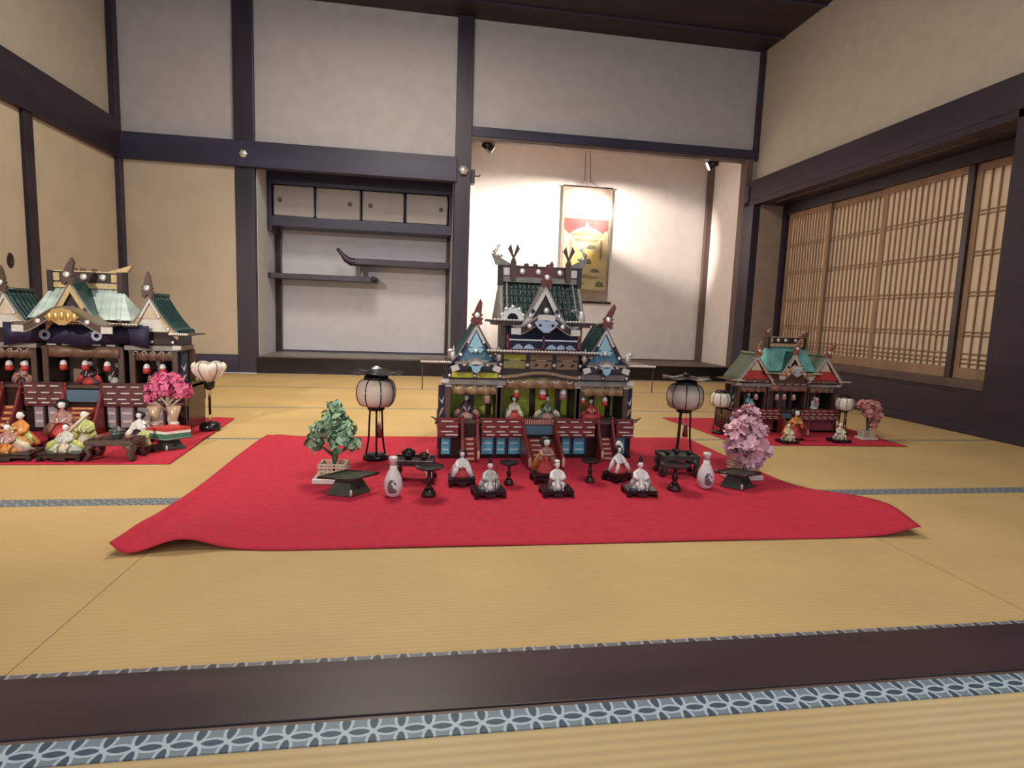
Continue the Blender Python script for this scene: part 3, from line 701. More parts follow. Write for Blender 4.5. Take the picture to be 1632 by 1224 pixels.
        mb = MB(); me_ = P['me']; mb.box(-me_, me_, P['mey'], .14*s, zm-.012*s, zm, BRND)
        nn = int(2*me_/(.013*s))
        for k in range(nn): mb.ell((-me_+(k+.5)*2*me_/nn, P['mey']-.002, zm), (.0075*s, .005*s, .006*s), WHTB, 8, 5)
        mb.build('lower_eave', root)
        zu = P['zu']; mb = MB(); mb.box(-m_*.98, m_*.98, .0, .14*s, zm, zu, BRND).box(-m_*.9, m_*.9, -.004, 0, zm, zu, NAVY)
        for sg in (-1, 1): mb.box(sg*m_*.96-.010*s, sg*m_*.96+.010*s, -.012, .01, zm, zu, BRN)
        mb.build('upper_storey', root)
        mb = MB(); yr = P['mey']+.02; mb.box(-m_*.88, m_*.88, yr, yr+.004, zm+.002, zm+.042*s, NAVY)
        for sg in (-1, 0, 1): mb.box(sg*m_*.88-.005*s, sg*m_*.88+.005*s, yr-.006, yr+.006, zm, zm+.060*s, REDL if sg else BRN); mb.ell((sg*m_*.88, yr, zm+.062*s), (.006*s, .006*s, .007*s), REDL, 8, 6)
        for z, mm in ((.044, SILV), (.006, REDL)): mb.box(-m_*.9, m_*.9, yr-.006, yr, zm+z*s, zm+(z+.006)*s, mm)
        for xc in (-.62, -.36, .2, .44, .66):
            mb.prism([(m_*(xc-.15), zm+.010*s)]+[(m_*(xc-.15)+m_*.30*k/8, zm+.010*s+.020*s*sin(pi*k/8)) for k in range(1, 8)]+[(m_*(xc+.15), zm+.010*s)], yr-.008, yr-.004, PBLUE)
        mb.build('balcony_railing', root)
        mb = MB(); ue = P['ue']; mb.box(-ue, ue, P['uey'], .16*s, zu, zu+.010*s, BRND).box(-ue*.9, ue*.9, P['uey']+.01, .15*s, zu-.012*s, zu, BRN)
        nn = int(2*ue/(.013*s))
        for k in range(nn): mb.ell((-ue+(k+.5)*2*ue/nn, P['uey'], zu+.011*s), (.0072*s, .005*s, .005*s), WHTB, 8, 5)
        mb.build('upper_eave', root)
    else:
        zu = P['zu']; mb = MB(); mb.box(-m_, m_, -.006, .14*s, zf, zu, st['fascia']); 
        for k in range(5): mb.box((k-2)*m_*.4-m_*.13, (k-2)*m_*.4+m_*.11, -.012, -.006, zf+.004*s, zf+.011*s, SILV)
        mb.build('frieze', root)
        mb = MB(); me_ = P['me']; mb.box(-me_, me_, P['mey'], .15*s, zu-.006*s, zu+.004*s, BRND)
        nn = int(2*me_/(.012*s))
        for k in range(nn): mb.ell((-me_+(k+.5)*2*me_/nn, P['mey'], zu+.004*s), (.0068*s, .005*s, .0048*s), st['rope'], 8, 5)
        mb.build('lower_eave', root)
        n = 14; mb = MB(); vs = []
        for k in range(n+1):
            a = -m_+2*m_*k/n; q = .005*sin(k*1.7); vs += [(a, -.004+q, zf), (a, -.004+q*1.5, zf-.045*s)]
        mb.add(vs, [(2*k, 2*k+2, 2*k+3, 2*k+1) for k in range(n)], st['val'], True)
        o_ = mb.build('valance', root); sl = o_.modifiers.new('solid', 'SOLIDIFY'); sl.thickness = .0015
    if st.get('crestcloth'):
        mb = MB(); n = 20; vs = []; hw = P['ch']
        for k in range(n+1):
            a = -hw+2*hw*k/n; q = .005*sin(k*1.6); vs += [(a, P['mey']+.018+q, P['zu']), (a, P['mey']+.018+q, P['zu']-.095*s+.022*s*abs(sin(pi*k/10)))]
        mb.add(vs, [(2*k, 2*k+2, 2*k+3, 2*k+1) for k in range(n)], NAVY, True)
        o_ = mb.build('crested_curtain', root); sl = o_.modifiers.new('solid', 'SOLIDIFY'); sl.thickness = .0015
        for xx in (-.115, .075):
            q = MB(); n_ = len(q.v)
            for k in range(12):
                a = 2*pi*k/12; q.ell((xx*s+.015*s*cos(a), P['mey']+.009, P['zu']-.046*s+.015*s*sin(a)), (.007*s, .003, .007*s), PBLUE, 8, 5)
            q.build('flower_crest', o_)
    # curved front gable (karahafu)
    kh, kz0, kz1, ky = P['kh'], P['kz0'], P['kz1'], P['ky']
    kc = lambda t: kz0+(kz1-kz0)*(.5+.5*cos(pi*min(1, abs(t)*1.12)))+.006*s*max(0, abs(t)-.85)*6
    cp = [(kh*(k/12-1), kc(k/12-1)) for k in range(25)]
    mb = MB(); strip(mb, cp, .008*s, ky, ky+P['kd'], st['kroof']); r = mb.build('curved_gable', root)
    mb = MB(); strip(mb, [(a, b-.008*s) for a, b in cp], .026*s, ky+.004, ky+.014, st['karab']); strip(mb, [(a*.99, b-.034*s) for a, b in cp[2:-2]], .004*s, ky+.002, ky+.014, GREYB)
    for sg in (-1, 1):
        mb.box(sg*kh*.9-.020*s, sg*kh*.9+.020*s, ky-.002, ky+.004, kz0-.034*s, kz0-.008*s, st['kend']); boss(mb, sg*kh*.5, ky+.003, kc(.5)-.020*s, .011*s)
    mb.build('barge_board', r)
    mb = MB(); zz = kz1-.030*s; o_ = st['pend']
    if st.get('goldpend'):
        mb.prism([(-.062*s, zz-.014*s), (-.030*s, zz+.016*s), (0, zz+.022*s), (.030*s, zz+.016*s), (.062*s, zz-.014*s), (.03*s, zz-.030*s), (.012*s, zz-.044*s), (-.012*s, zz-.044*s), (-.03*s, zz-.030*s)], ky-.004, ky+.004, o_)
        for k in range(5): mb.ell(((k-2)*.022*s, ky-.004, zz-.008*s-abs(k-2)*.003*s), (.010*s, .004*s, .018*s), o_, 10, 6)
    else:
        mb.box(-.036*s, .036*s, ky-.002, ky+.004, zz+.004*s, zz+.026*s, WHTB)
        mb.prism([(-.050*s, zz-.006*s), (-.034*s, zz+.006*s), (0, zz), (.034*s, zz+.006*s), (.050*s, zz-.006*s), (.036*s, zz-.026*s), (.010*s, zz-.046*s), (-.010*s, zz-.046*s), (-.036*s, zz-.026*s)], ky-.004, ky+.004, o_)
        for sg in (-1, 1): mb.ell((sg*.026*s, ky-.004, zz-.016*s), (.007*s, .002, .006*s), BLK, 8, 6)
    mb.build('pendant', r)
    # front dormer gable
    gh, gz0, gz1, gy = P['gh'], P['gz0'], P['gz1'], P['gy2']
    pts = curve_gable(gh, gz1, gz0, 1.12); mb = MB()
    for sg in (-1, 1): strip(mb, [(sg*a, b) for a, b in pts], .010*s, gy, P['ry'], st['dtile'])
    mb.prism([(-gh*.8, gz0), (gh*.8, gz0), (0, gz1-.02*s)], gy+.006, gy+.010, BRND)
    r = mb.build('dormer_roof', root); mb = MB()
    for sg in (-1, 1):
        strip(mb, [(sg*a, b) for a, b in pts], .006*s, gy-.012, gy, GREYB)
        strip(mb, [(sg*a, b-.006*s) for a, b in pts], .038*s, gy-.008, gy, st['dorm'])
        q = pts[5]; mb.box(sg*q[0]-.008*s, sg*q[0]+.008*s, gy-.010, gy-.007, q[1]-.028*s, q[1]-.012*s, BLK, ry=sg*.6)
        q = pts[6]; boss(mb, sg*q[0], gy-.009, q[1]-.022*s, .008*s)
    boss(mb, .006*s, gy-.006, gz0+(gz1-gz0)*.30, .013*s); mb.build('barge_board', r)
    ridge_ornament(r, 0, gy-.012, gz1-.010*s, s*1.0, .5, st['orn'])
    # great roof
    rz0, rz1, rb, rt, ry = P['rz0'], P['rz1'], P['rb'], P['rt'], P['ry']; yf = P['rf']; mb = MB(); n = 6
    rows = []
    for k in range(n+1):
        t = k/n; e = t**1.35; rows.append((rb+(rt-rb)*t, yf+(ry-yf)*t, rz0+(rz1-rz0)*(.85*t+.15*t*t)))
    vs = []; fs = []
    for (h_, y, z) in rows: vs += [(-h_, y, z), (h_, y, z)]
    for (h_, y, z) in rows[::-1]: vs += [(-h_, 2*ry-y+.002, z), (h_, 2*ry-y+.002, z)]
    N = len(vs)//2; fs = [(2*k, 2*k+1, 2*k+3, 2*k+2) for k in range(N-1)]+[(0, 2*N-2, 2*N-1, 1), tuple(range(0, 2*N, 2)), tuple(range(2*N-1, 0, -2))]
    mb.add(vs, fs, st['roof'])
    if st.get('tiled', True):
        for k in range(19):
            u = -1+2*k/18; mb.tube([(h_*u*.97, y-.002, z+.002) for h_, y, z in rows], .0048*s, st['roof'], 6)
        for k in range(1, 6): 
            h_, y, z = rows[k]; mb.box(-h_*.97, h_*.97, y-.004, y+.002, z-.002, z+.003, st['roof'])
    else:
        for k in range(9):
            u = -1+2*k/8; mb.tube([(h_*u*.97, y-.001, z+.001) for h_, y, z in rows], .0018*s, st['roof'], 5)
    r = mb.build('main_roof', root)
    for sg in (-1, 1):
        mb = MB()
        for off, wd in (((0, .014*s),) if not st.get('strips', True) else ((0, .012*s), (.028*s, .006*s))):
            for k in range(n):
                a, b = rows[k], rows[k+1]; xa, xb = sg*(a[0]-off), sg*(b[0]-off); w2 = sg*wd
                mb.add([(xa, a[1]-.006, a[2]+.004), (xa-w2, a[1]-.006, a[2]+.004), (xb-w2, b[1]-.006, b[2]+.004), (xb, b[1]-.006, b[2]+.004), (xa, a[1]+.004, a[2]), (xa-w2, a[1]+.004, a[2]), (xb-w2, b[1]+.004, b[2]), (xb, b[1]+.004, b[2])], [(0, 1, 2, 3), (4, 7, 6, 5), (0, 4, 5, 1), (2, 6, 7, 3), (0, 3, 7, 4), (1, 5, 6, 2)], GREYB if st.get('strips', True) else st['roof'])
        # flared side skirt
        mb.add([(sg*rt, ry, rz1), (sg*rb, yf, rz0), (sg*(rb+st.get('flare', .030)*s), yf+.02, rz0), (sg*(rt+.006*s), ry, rz1-.02*s), (sg*(rb+st.get('flare', .030)*s), 2*ry-yf, rz0), (sg*rb, 2*ry-yf, rz0)], [(0, 1, 2, 3), (0, 3, 4, 5), (3, 2, 4)], st['skirt'])
        mb.build('roof_edge', r)
    # ridge
    mb = MB(); rr = rt*.98
    mb.box(-rr, rr, ry-.016, ry+.016, rz1-.004, rz1+.018*s, st['ridge0']).box(-rr, rr, ry-.012, ry+.012, rz1+.018*s, rz1+.062*s, st.get('beam', REDL) if not st.get('goldridge') else BRND).box(-rr-.004, rr+.004, ry-.016, ry+.016, rz1+.062*s, rz1+.067*s, st['ridge1'])
    for sg in (-1, 1): 
        mb.box(sg*rr*.88-.018*s, sg*rr*.88+.018*s, ry-.016, ry-.012, rz1+.024*s, rz1+.056*s, WHTB if not st.get('goldridge') else GOLDP)
        mb.box(sg*rr-.010*s, sg*rr+.010*s, ry-.022, ry+.02, rz1-.02*s, rz1+.066*s, BRND)
    for u in (-.46, -.05, .5): boss(mb, rr*u, ry-.014, rz1+.042*s, .014*s)
    o_ = mb.build('ridge_beam', r)
    for sg in (-1, 1):
        if st['plates'](sg):
            mb = MB(); a = sg*rr*.86
            mb.prism([(a-sg*.03*s, rz1+.067*s), (a+sg*.045*s, rz1+.068*s), (a+sg*.065*s, rz1+(.115 if st['steep'] else .098)*s), (a+sg*.05*s, rz1+(.110 if st['steep'] else .094)*s)], ry-.010, ry+.010, st['plate'])
            mb.build('ridge_end_plate', o_)
        if st['fish']:
            mb = MB(); a = sg*rr*st['fishx']; z = rz1+st['fishz']*s
            mb.tube([(a, ry, rz1+.06*s), (a, ry, z)], .0012, SILV, 5)
            fp = [(a-sg*.006*s, ry, z-.004*s), (a+sg*.012*s, ry, z), (a+sg*.016*s, ry, z+.016*s), (a+sg*.004*s, ry, z+.030*s), (a-sg*.004*s, ry, z+.046*s)]
            mb.tube(fp, [.006*s, .012*s, .010*s, .006*s, .002*s], SILV if st['fish'] == 1 else GOLDP, 8); mb.ell((a-sg*.010*s, ry, z+.002*s), (.012*s, .009*s, .008*s), SILV if st['fish'] == 1 else GOLDP, 10, 7)
            mb.prism([(fp[4][0]-.014*s, z+.044*s), (fp[4][0]+.012*s, z+.052*s), (fp[4][0], z+.034*s)], ry-.003, ry+.003, SILV if st['fish'] == 1 else GOLDP); mb.build('fish_finial', o_)
        if st['horns']:
            mb = MB(); a = sg*rr*.70
            for q in (-1, 1):
                mb.prism([(a-q*.010*s, rz1+.004*s), (a+q*.010*s, rz1+.004*s), (a+q*.013*s, rz1+.062*s), (a+q*.002*s, rz1+.095*s), (a+q*.025*s, rz1+.135*s), (a+q*.013*s, rz1+.155*s), (a+q*.001*s, rz1+.112*s), (a-q*.013*s, rz1+.080*s)], ry-.030 if q > 0 else ry-.022, ry-.022 if q > 0 else ry-.014, BRN)
            mb.build('crossed_horns', o_)
    if st.get('knobs', True):
        for u in (-.35, -.12, .22):
            mb = MB(); mb.ell((rr*u, ry, rz1+.072*s), (.012*s, .010, .008*s), BRN, 10, 6); mb.build('ridge_knob', o_)
    if st.get('fan'):
        for sg in (-1, 1):
            mb = MB(); xc = sg*(rb-.050*s)
            mb.prism([(xc+.048*s*cos(a), rz0+.004*s+.050*s*sin(a)) for a in [pi*k/10 for k in range(11)]]+[(xc+.024*s*cos(a), rz0+.004*s+.026*s*sin(a)) for a in [pi-pi*k/10 for k in range(11)]], yf-.022, yf-.012, SILV)
            for k in range(5): a = pi*(k+.5)/5; mb.ell((xc+.046*s*cos(a), yf-.018, rz0+.006*s+.048*s*sin(a)), (.010*s, .006, .010*s), SILV, 8, 6)
            if sg > 0:
                mb = MB().ell((xc+.03*s, yf-.018, rz0+.022*s), (.016*s, .010, .026*s), SILV).ell((xc-.0*s, yf-.02, rz0+.046*s), (.020*s, .006, .008*s), GREYB)
            mb.build('eave_ornament', r)
    return root
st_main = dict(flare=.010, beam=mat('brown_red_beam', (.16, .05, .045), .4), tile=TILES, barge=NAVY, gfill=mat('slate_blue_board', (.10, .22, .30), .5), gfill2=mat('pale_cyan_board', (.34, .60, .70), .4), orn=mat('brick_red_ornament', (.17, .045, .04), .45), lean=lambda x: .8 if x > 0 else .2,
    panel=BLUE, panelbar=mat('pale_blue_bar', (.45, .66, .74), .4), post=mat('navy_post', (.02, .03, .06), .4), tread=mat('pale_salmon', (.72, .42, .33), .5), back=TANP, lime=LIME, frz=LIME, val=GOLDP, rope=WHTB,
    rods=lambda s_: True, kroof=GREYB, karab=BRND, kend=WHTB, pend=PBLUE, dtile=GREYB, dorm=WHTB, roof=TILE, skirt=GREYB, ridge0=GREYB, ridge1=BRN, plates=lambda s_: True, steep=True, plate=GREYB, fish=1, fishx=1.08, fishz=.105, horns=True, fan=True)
P_main = dict(x=.502, y=2.42, s=1.0, W=.279, wc=.110, m=.172, zd=.160, D=.22, annex=.036, sh=.062, sy=-.205, sidestairs=(-.295, .30), zc=.315, zf=.352, ze=.416, za=.574, gy=-.02, gd=.20, wr=.098,
    storey=True, zm=.462, me=.238, mey=-.068, zu=.578, ue=.226, uey=-.045, kh=.138, kz0=.566, kz1=.618, ky=-.095, kd=.11, gh=.092, gz0=.585, gz1=.742, gy2=-.050,
    rz0=.588, rz1=.755, rb=.182, rt=.176, ry=.085, rf=-.02, ee=.505)
palace('doll_palace', 'two-storey black and red doll palace with blue panels, centre of the large red cloth', P_main, st_main)
st_left = dict(fence=mat('plum_brown_fence', (.13, .045, .045), .4, 0, .3, 20), tile=TILES, barge=GOLDP, gfill=WHTB, gfill2=CREAM, orn=BRN, lean=lambda x: -.3, panel=mat('grey_panel', (.30, .27, .28), .5), panelbar=mat('pale_grey_bar', (.62, .52, .5), .4), post=mat('plum_post', (.06, .03, .04), .4),
    tread=mat('orange_gold_step', (.75, .40, .13), .5), back=BRND, lime=mat('dark_plum_panel', (.07, .035, .035), .5), frz=BRND, val=mat('brown_gold_valance', (.20, .12, .08), .5, .2), rope=WHTB, rods=lambda s_: False, kroof=mat('bronze_roof', (.20, .15, .10), .4, .3),
    karab=BRN, kend=WHTB, pend=GOLD, goldpend=True, dtile=TILES, dorm=GOLDP, roof=TILEG, tiled=False, skirt=TILEG, ridge0=GOLDP, ridge1=GOLDP, goldridge=True, plates=lambda s_: s_ > 0, steep=False, plate=GOLDP, fish=0, fishx=1, fishz=0, horns=False,
    knobs=True, strips=False, wingkara=False, crestcloth=True, fascia=NAVY, bothfrz=True, comb=False, curved=True, caps=False)
st_left.update(back=mat('brown_tan_board', (.24, .155, .10), .55), lime=mat('tan_screen', (.30, .20, .13), .5))  # tan-brown room boards and screens
P_left = dict(x=-1.548, y=2.95, s=1.12, W=.300, wc=.094, m=.155, zd=.215, D=.25, annex=.040, sh=.070, sy=-.10, sidestairs=(-.30,), zc=.385, zf=.395, ze=.474, za=.640, gy=-.02, gd=.20, wr=.120, conc=1.4,
    storey=False, me=.262, mey=-.06, zu=.500, ch=.30, kh=.195, kz0=.502, kz1=.580, ky=-.150, kd=.20, gh=.105, gz0=.515, gz1=.690, gy2=-.075, rz0=.522, rz1=.668, rb=.182, rt=.150, ry=.06, rf=-.04, ee=.468)
palace('doll_palace', 'doll palace with shiny pale green roof and gold gable crest at the left edge', P_left, st_left)
RB = mat('rose_brown_wood', (.20, .085, .07), .45, 0, .25, 30)
st_right = dict(tile=mat('olive_green_tile', (.13, .15, .10), .4, .2), barge=CREAM, gfill=REDB, gfill2=CREAM, orn=mat('rust_ornament', (.30, .11, .06), .45), lean=lambda x: 1.8 if x > 0 else 0, panel=mat('plum_red_panel', (.28, .04, .06), .5), panelbar=RB, post=RB,
    tread=mat('tan_step', (.62, .34, .18), .5), back=RB, lime=mat('dark_rose_panel', (.24, .12, .10), .5), frz=RB, val=mat('rose_tan_valance', (.38, .20, .15), .5, .1), rope=CREAM, rods=lambda s_: True, kroof=mat('rust_gold', (.45, .20, .09), .4, .3),
    karab=mat('rust_gold', (.45, .20, .09), .4, .3), kend=SILV, pend=SILV, dtile=TILES, dorm=CREAM, roof=TILET, tiled=False, skirt=TILET, ridge0=GOLDP, ridge1=GOLDP, goldridge=True, plates=lambda s_: True, steep=True, plate=RB, fish=2, fishx=.95, fishz=.075, horns=False,
    knobs=False, strips=False, wingkara=False, fascia=RB, bothfrz=True, comb=False, caps=False)
P_right = dict(x=2.07, y=3.0, s=.78, W=.215, wc=.085, m=.118, zd=.125, D=.18, annex=.03, sh=.045, sy=-.14, sidestairs=(), zc=.262, zf=.270, ze=.303, za=.440, gy=-.02, gd=.16, wr=.108, conc=1.05,
    storey=False, me=.175, mey=-.05, zu=.338, kh=.098, kz0=.335, kz1=.385, ky=-.075, kd=.10, gh=.070, gz0=.345, gz1=.462, gy2=-.04, rz0=.350, rz1=.490, rb=.150, rt=.115, ry=.06, rf=-.02, ee=.365)
palace('doll_palace', 'small rose-brown doll palace with teal roof on the right-hand red cloth', P_right, st_right)

# ================================================================== SMALL THINGS
def hang_lantern(x, y, z, s, label, m1=WHTB, m2=REDB, ztop=None):
    t = thing('hanging_lantern', label, 'hanging lantern', (x, y, z), 0, 'tiny lanterns hanging in the doll palaces')
    MB().lathe([(.004*s, .012*s), (.012*s, .006*s), (.015*s, -.006*s), (.0155*s, -.012*s), (0, -.012*s)], (0, 0, 0), m1, 14, ripple=(.06, 6)).build('cap', t)
    MB().lathe([(.015*s, -.012*s), (.0175*s, -.020*s), (.0165*s, -.034*s), (.011*s, -.038*s), (0, -.038*s)], (0, 0, 0), m2, 14).build('body', t)
    MB().tube([(0, 0, .01*s), (0, 0, (ztop or z+.05)-z)], .0009*s, BRND, 5).build('cord', t)
Lh = P_main
for (x, z, s, lab, m1, m2) in ((.282, .268, .9, 'dark red hanging lantern above the right of the left room of the central palace', CREAM, SILKP),
    (.408, .292, .8, 'cream and red hanging lantern over the red-skirted doll in the central palace', CREAM, REDB), (.524, .290, 1.0, 'white and red hanging lantern left above the green-robed doll', WHT, REDB), (.616, .291, 1.0, 'white and dark red hanging lantern right above the green-robed doll', WHT, SILKP),
    (.706, .262, .75, 'white-topped red lantern left above the red doll in the right room of the central palace', WHT, REDB), (.806, .262, .85, 'white-topped red lantern hanging at the right of the red doll in the right room', WHT, REDB)):
    hang_lantern(x, 2.445, z, s, lab, m1, m2, .312)
for (x, z, lab) in ((-1.640, .325, 'red and white lantern, left one in the middle room of the left palace'), (-1.548, .325, 'red and white lantern above the dark doll in the left palace'), (-1.455, .322, 'red and white lantern, right one in the middle room of the left palace'),
    (-1.80, .318, 'small pale lantern in the left room of the left palace'), (-1.285, .315, 'small red-white lantern, left one in the right room of the left palace'), (-1.215, .315, 'red-white lantern, right one in the right room of the left palace'), (-1.865, .318, 'small pale lantern at the picture edge in the left palace')):
    hang_lantern(x, 2.96, z, .95, lab, WHT, REDB, .382)
for (x, z, lab) in ((2.01, .215, 'tiny pale lantern, leftmost in the middle room of the teal-roofed palace'), (2.055, .217, 'tiny pale lantern in the exact middle of the teal-roofed palace'), (2.115, .215, 'tiny pale lantern, rightmost in the middle of the teal-roofed palace'), (1.88, .215, 'tiny rosy lantern in the left room of the teal-roofed palace'), (2.262, .20, 'tiny rosy lantern in the right room of the teal-roofed palace')):
    hang_lantern(x, 3.0, z, .7, lab, CREAM, mat('rosy_lantern', (.5, .22, .18), .5), .260)

# ---- dolls
def hand(mb, c, d, s, m):
    """small hand: palm, four unequal curled fingers and a thumb from the palm side; d = +-1 for side"""
    c = Vector(c); mb.ell(c, (.016*s, .030*s, .012*s), m, 8, 6)
    for k, L_ in enumerate((.024, .030, .027, .020)):
        x = (-.011+.0075*k)*s*d; p0 = c+Vector((x, -.024*s, .002*s)); mb.tube([p0, p0+Vector((0, -L_*.6*s, .002*s)), p0+Vector((0, -L_*s, -.008*s))], [.0042*s, .0038*s, .0026*s], m, 5)
    p0 = c+Vector((-.013*s*d, -.002*s, 0)); mb.tube([p0, p0+Vector((-.014*s*d, -.012*s, .004*s)), p0+Vector((-.014*s*d, -.024*s, .002*s))], [.005*s, .0042*s, .003*s], m, 5)
DARK = mat('doll_eye', (.01, .008, .01), .4); LIP = mat('doll_lip', (.45, .03, .03), .5)
def doll(label, x, y, z, h, rz, kind, c1, c2, c3=None, hat='none', stand=None, wide=1.0, lean=0, cat='doll', name=None, hold=None, hairc=HAIR, group=None):
    t = thing(name or ('court_lady_doll' if 'lady' in kind else 'court_doll'), label, cat, (x, y, z), rz, group)
    zb = 0
    if stand:
        w_, d_, hh = stand; zb = hh; mb = MB()
        mb.box(-w_/2, w_/2, -d_/2, d_/2, hh-.006, hh, BLK).box(-w_/2+.004, w_/2-.004, -d_/2+.004, d_/2-.004, hh*.35, hh-.006, BLKB)
        for sx_ in (-1, 1):
            for sy_ in (-1, 1): mb.box(sx_*(w_/2-.008)-.008, sx_*(w_/2-.008)+.008, sy_*(d_/2-.008)-.008, sy_*(d_/2-.008)+.008, 0, hh*.6, BLK)
        mb.box(-w_*.16, w_*.16, -d_/2, -d_/2+.004, 0, hh*.5, BLKB); mb.build('stand', t, .001)
    c3 = c3 or c1; H = h; lx = lean
    def V(a, b, c): return ((a+lx*c*.5)*H, b*H, zb+c*H)
    mb = MB(); lo = MB(); 
    if kind in ('court', 'man'):
        mb.loft([(V(0, 0, 0)[0], .02*H, zb+.0*H, .40*H*wide, .30*H, .06, 9), (V(0, 0, .06)[0], .02*H, zb+.06*H, .39*H*wide, .29*H, .05, 9), (V(0, 0, .22)[0], .02*H, zb+.22*H, .29*H*wide, .24*H, .04, 9), (V(0, 0, .42)[0], 0, zb+.42*H, .18*H, .16*H, .02, 9),
            (V(0, 0, .60)[0], 0, zb+.60*H, .155*H, .115*H), (V(0, 0, .70)[0], 0, zb+.70*H, .12*H, .09*H), (V(0, 0, .76)[0], 0, zb+.76*H, .055*H, .05*H)], c1)
        for d in (-1, 1):
            mb.tube([V(d*.10, 0, .68), V(d*.20, -.05, .58), V(d*.24, -.15, .44), V(d*.10, -.24, .38)], [.05*H, .085*H, .11*H, .085*H], c1, 12, .75)
            mb.tube([V(d*.22, -.14, .42), V(d*.30*wide, -.12, .24), V(d*.36*wide, -.10, .05)], [.09*H, .11*H, .09*H], c3, 12, .45, (0, 1, 0))
        lo.loft([(V(0, 0, 0)[0], -.16*H, zb, .22*H*wide, .20*H, .05, 8), (V(0, 0, .15)[0], -.14*H, zb+.13*H, .20*H*wide, .17*H, .04, 8), (V(0, 0, .3)[0], -.08*H, zb+.30*H, .13*H, .12*H)], c2)
        hands = [V(-.055, -.30, .385), V(.055, -.30, .385)]
        if kind == 'man':
            for d in (-1, 1):
                lo.tube([V(d*.10, -.16, .26), V(d*.20, -.34, .22), V(d*.16, -.40, .07)], [.08*H, .07*H, .035*H], c2, 10)
                lo.ell(V(d*.16, -.44, .03), (.03*H, .06*H, .026*H), SKIN, 10, 6)
    elif kind == 'lady_kneel':
        mb.loft([(0, 0, zb+.30*H, .20*H, .17*H), (0, 0, zb+.48*H, .16*H, .14*H), (0, 0, zb+.62*H, .15*H, .11*H), (0, 0, zb+.70*H, .11*H, .085*H), (0, 0, zb+.76*H, .05*H, .045*H)], c1)
        lo.loft([(0, -.04*H, zb, .40*H, .30*H, .03, 12), (0, -.04*H, zb+.07*H, .41*H, .30*H, .03, 12), (0, -.03*H, zb+.22*H, .30*H, .24*H, .02, 12), (0, 0, zb+.40*H, .17*H, .15*H)], c2)
        for d in (-1, 1):
            mb.tube([V(d*.10, 0, .68), V(d*.19, -.06, .56), V(d*.20, -.18, .42), V(d*.05, -.26, .42)], [.05*H, .08*H, .085*H, .05*H], c1, 12, .8)
            mb.tube([V(d*.14, -.18, .46), V(d*.26, -.26, .28), V(d*.38, -.28, .05)], [.075*H, .10*H, .085*H], c1, 12, .5, (0, 1, 0))
            mb.tube([V(d*.10, .04, .60), V(d*.24, .06, .35), V(d*.36, .08, .06)], [.08*H, .12*H, .10*H], c1, 10, .6, (0, 1, 0))
        hands = [V(-.03, -.29, .45), V(.03, -.29, .45)]
    else:                                                       # lady_stand
        lo.loft([(0, -.02*H, zb, .27*H, .20*H, .05, 11), (0, -.02*H, zb+.05*H, .26*H, .19*H, .05, 11), (0, 0, zb+.25*H, .17*H, .13*H, .04, 11), (0, 0, zb+.50*H, .10*H, .085*H)], c2)
        mb.loft([(0, .0, zb+.46*H, .115*H, .09*H), (0, 0, zb+.62*H, .12*H, .085*H), (0, 0, zb+.72*H, .10*H, .07*H), (0, 0, zb+.79*H, .04*H, .035*H)], c1)
        mb.tube([V(-.02, .08, .62), V(-.14, .14, .35), V(-.30, .18, .05)], [.10*H, .15*H, .13*H], c3, 12, .45, (0, 1, 0))
        mb.tube([V(.02, .08, .62), V(.12, .12, .35), V(.22, .16, .05)], [.10*H, .12*H, .09*H], c3, 12, .45, (0, 1, 0))
        for d in (-1, 1):
            mb.tube([V(d*.08, 0, .72), V(d*.16, -.04, .62), V(d*.16, -.14, .54), V(d*.04, -.19, .56)], [.04*H, .06*H, .06*H, .04*H], c1, 12, .8)
            mb.tube([V(d*.13, -.13, .56), V(d*.19, -.12, .42), V(d*.20, -.10, .34)], [.05*H, .065*H, .05*H], c1, 10, .45, (0, 1, 0))
        hands = [V(-.02, -.22, .57), V(.03, -.22, .57)]
    def bigger(q, k_=1.32, zc_=.79):
        for i_, p_ in enumerate(q.v):
            if p_[2] > zb+zc_*H: q.v[i_] = (hc.x+(p_[0]-hc.x)*k_, p_[1]*k_, zb+zc_*H+(p_[2]-zb-zc_*H)*k_)
        return q
    # body: neck, torso core, head and hands in one surface
    hz = .86; k = 1.0
    bd = MB(); hc = Vector(V(0, -.015, hz))
    bd.loft([(V(0, 0, .45)[0], 0, zb+.45*H, .07*H, .06*H), (V(0, 0, .66)[0], 0, zb+.66*H, .08*H, .055*H), (V(0, 0, .74)[0], -.005*H, zb+.74*H, .035*H, .03*H), (hc.x, -.010*H, zb+.79*H, .032*H, .03*H),
             (hc.x, -.018*H, zb+.80*H, .052*H, .052*H), (hc.x, -.016*H, zb+.83*H, .070*H, .072*H), (hc.x, -.012*H, zb+.865*H, .078*H, .080*H), (hc.x, -.008*H, zb+.905*H, .074*H, .078*H), (hc.x, -.005*H, zb+.94*H, .055*H, .060*H), (hc.x, 0, zb+.96*H, .02*H, .02*H)], SKIN, 20)
    bd.ell((hc.x, -.090*H, zb+.855*H), (.010*H, .014*H, .018*H), SKIN, 8, 6)
    for d in (-1, 1):
        bd.ell((hc.x+d*.030*H, -.080*H, zb+.872*H), (.012*H, .008*H, .0045*H), DARK, 8, 6); bd.ell((hc.x+d*.031*H, -.076*H, zb+.905*H), (.013*H, .006*H, .003*H), DARK, 8, 6)
        bd.ell((hc.x+d*.078*H, 0, zb+.865*H), (.008*H, .014*H, .020*H), SKIN, 8, 6)
    bd.ell((hc.x, -.080*H, zb+.824*H), (.012*H, .008*H, .006*H), LIP, 8, 6)
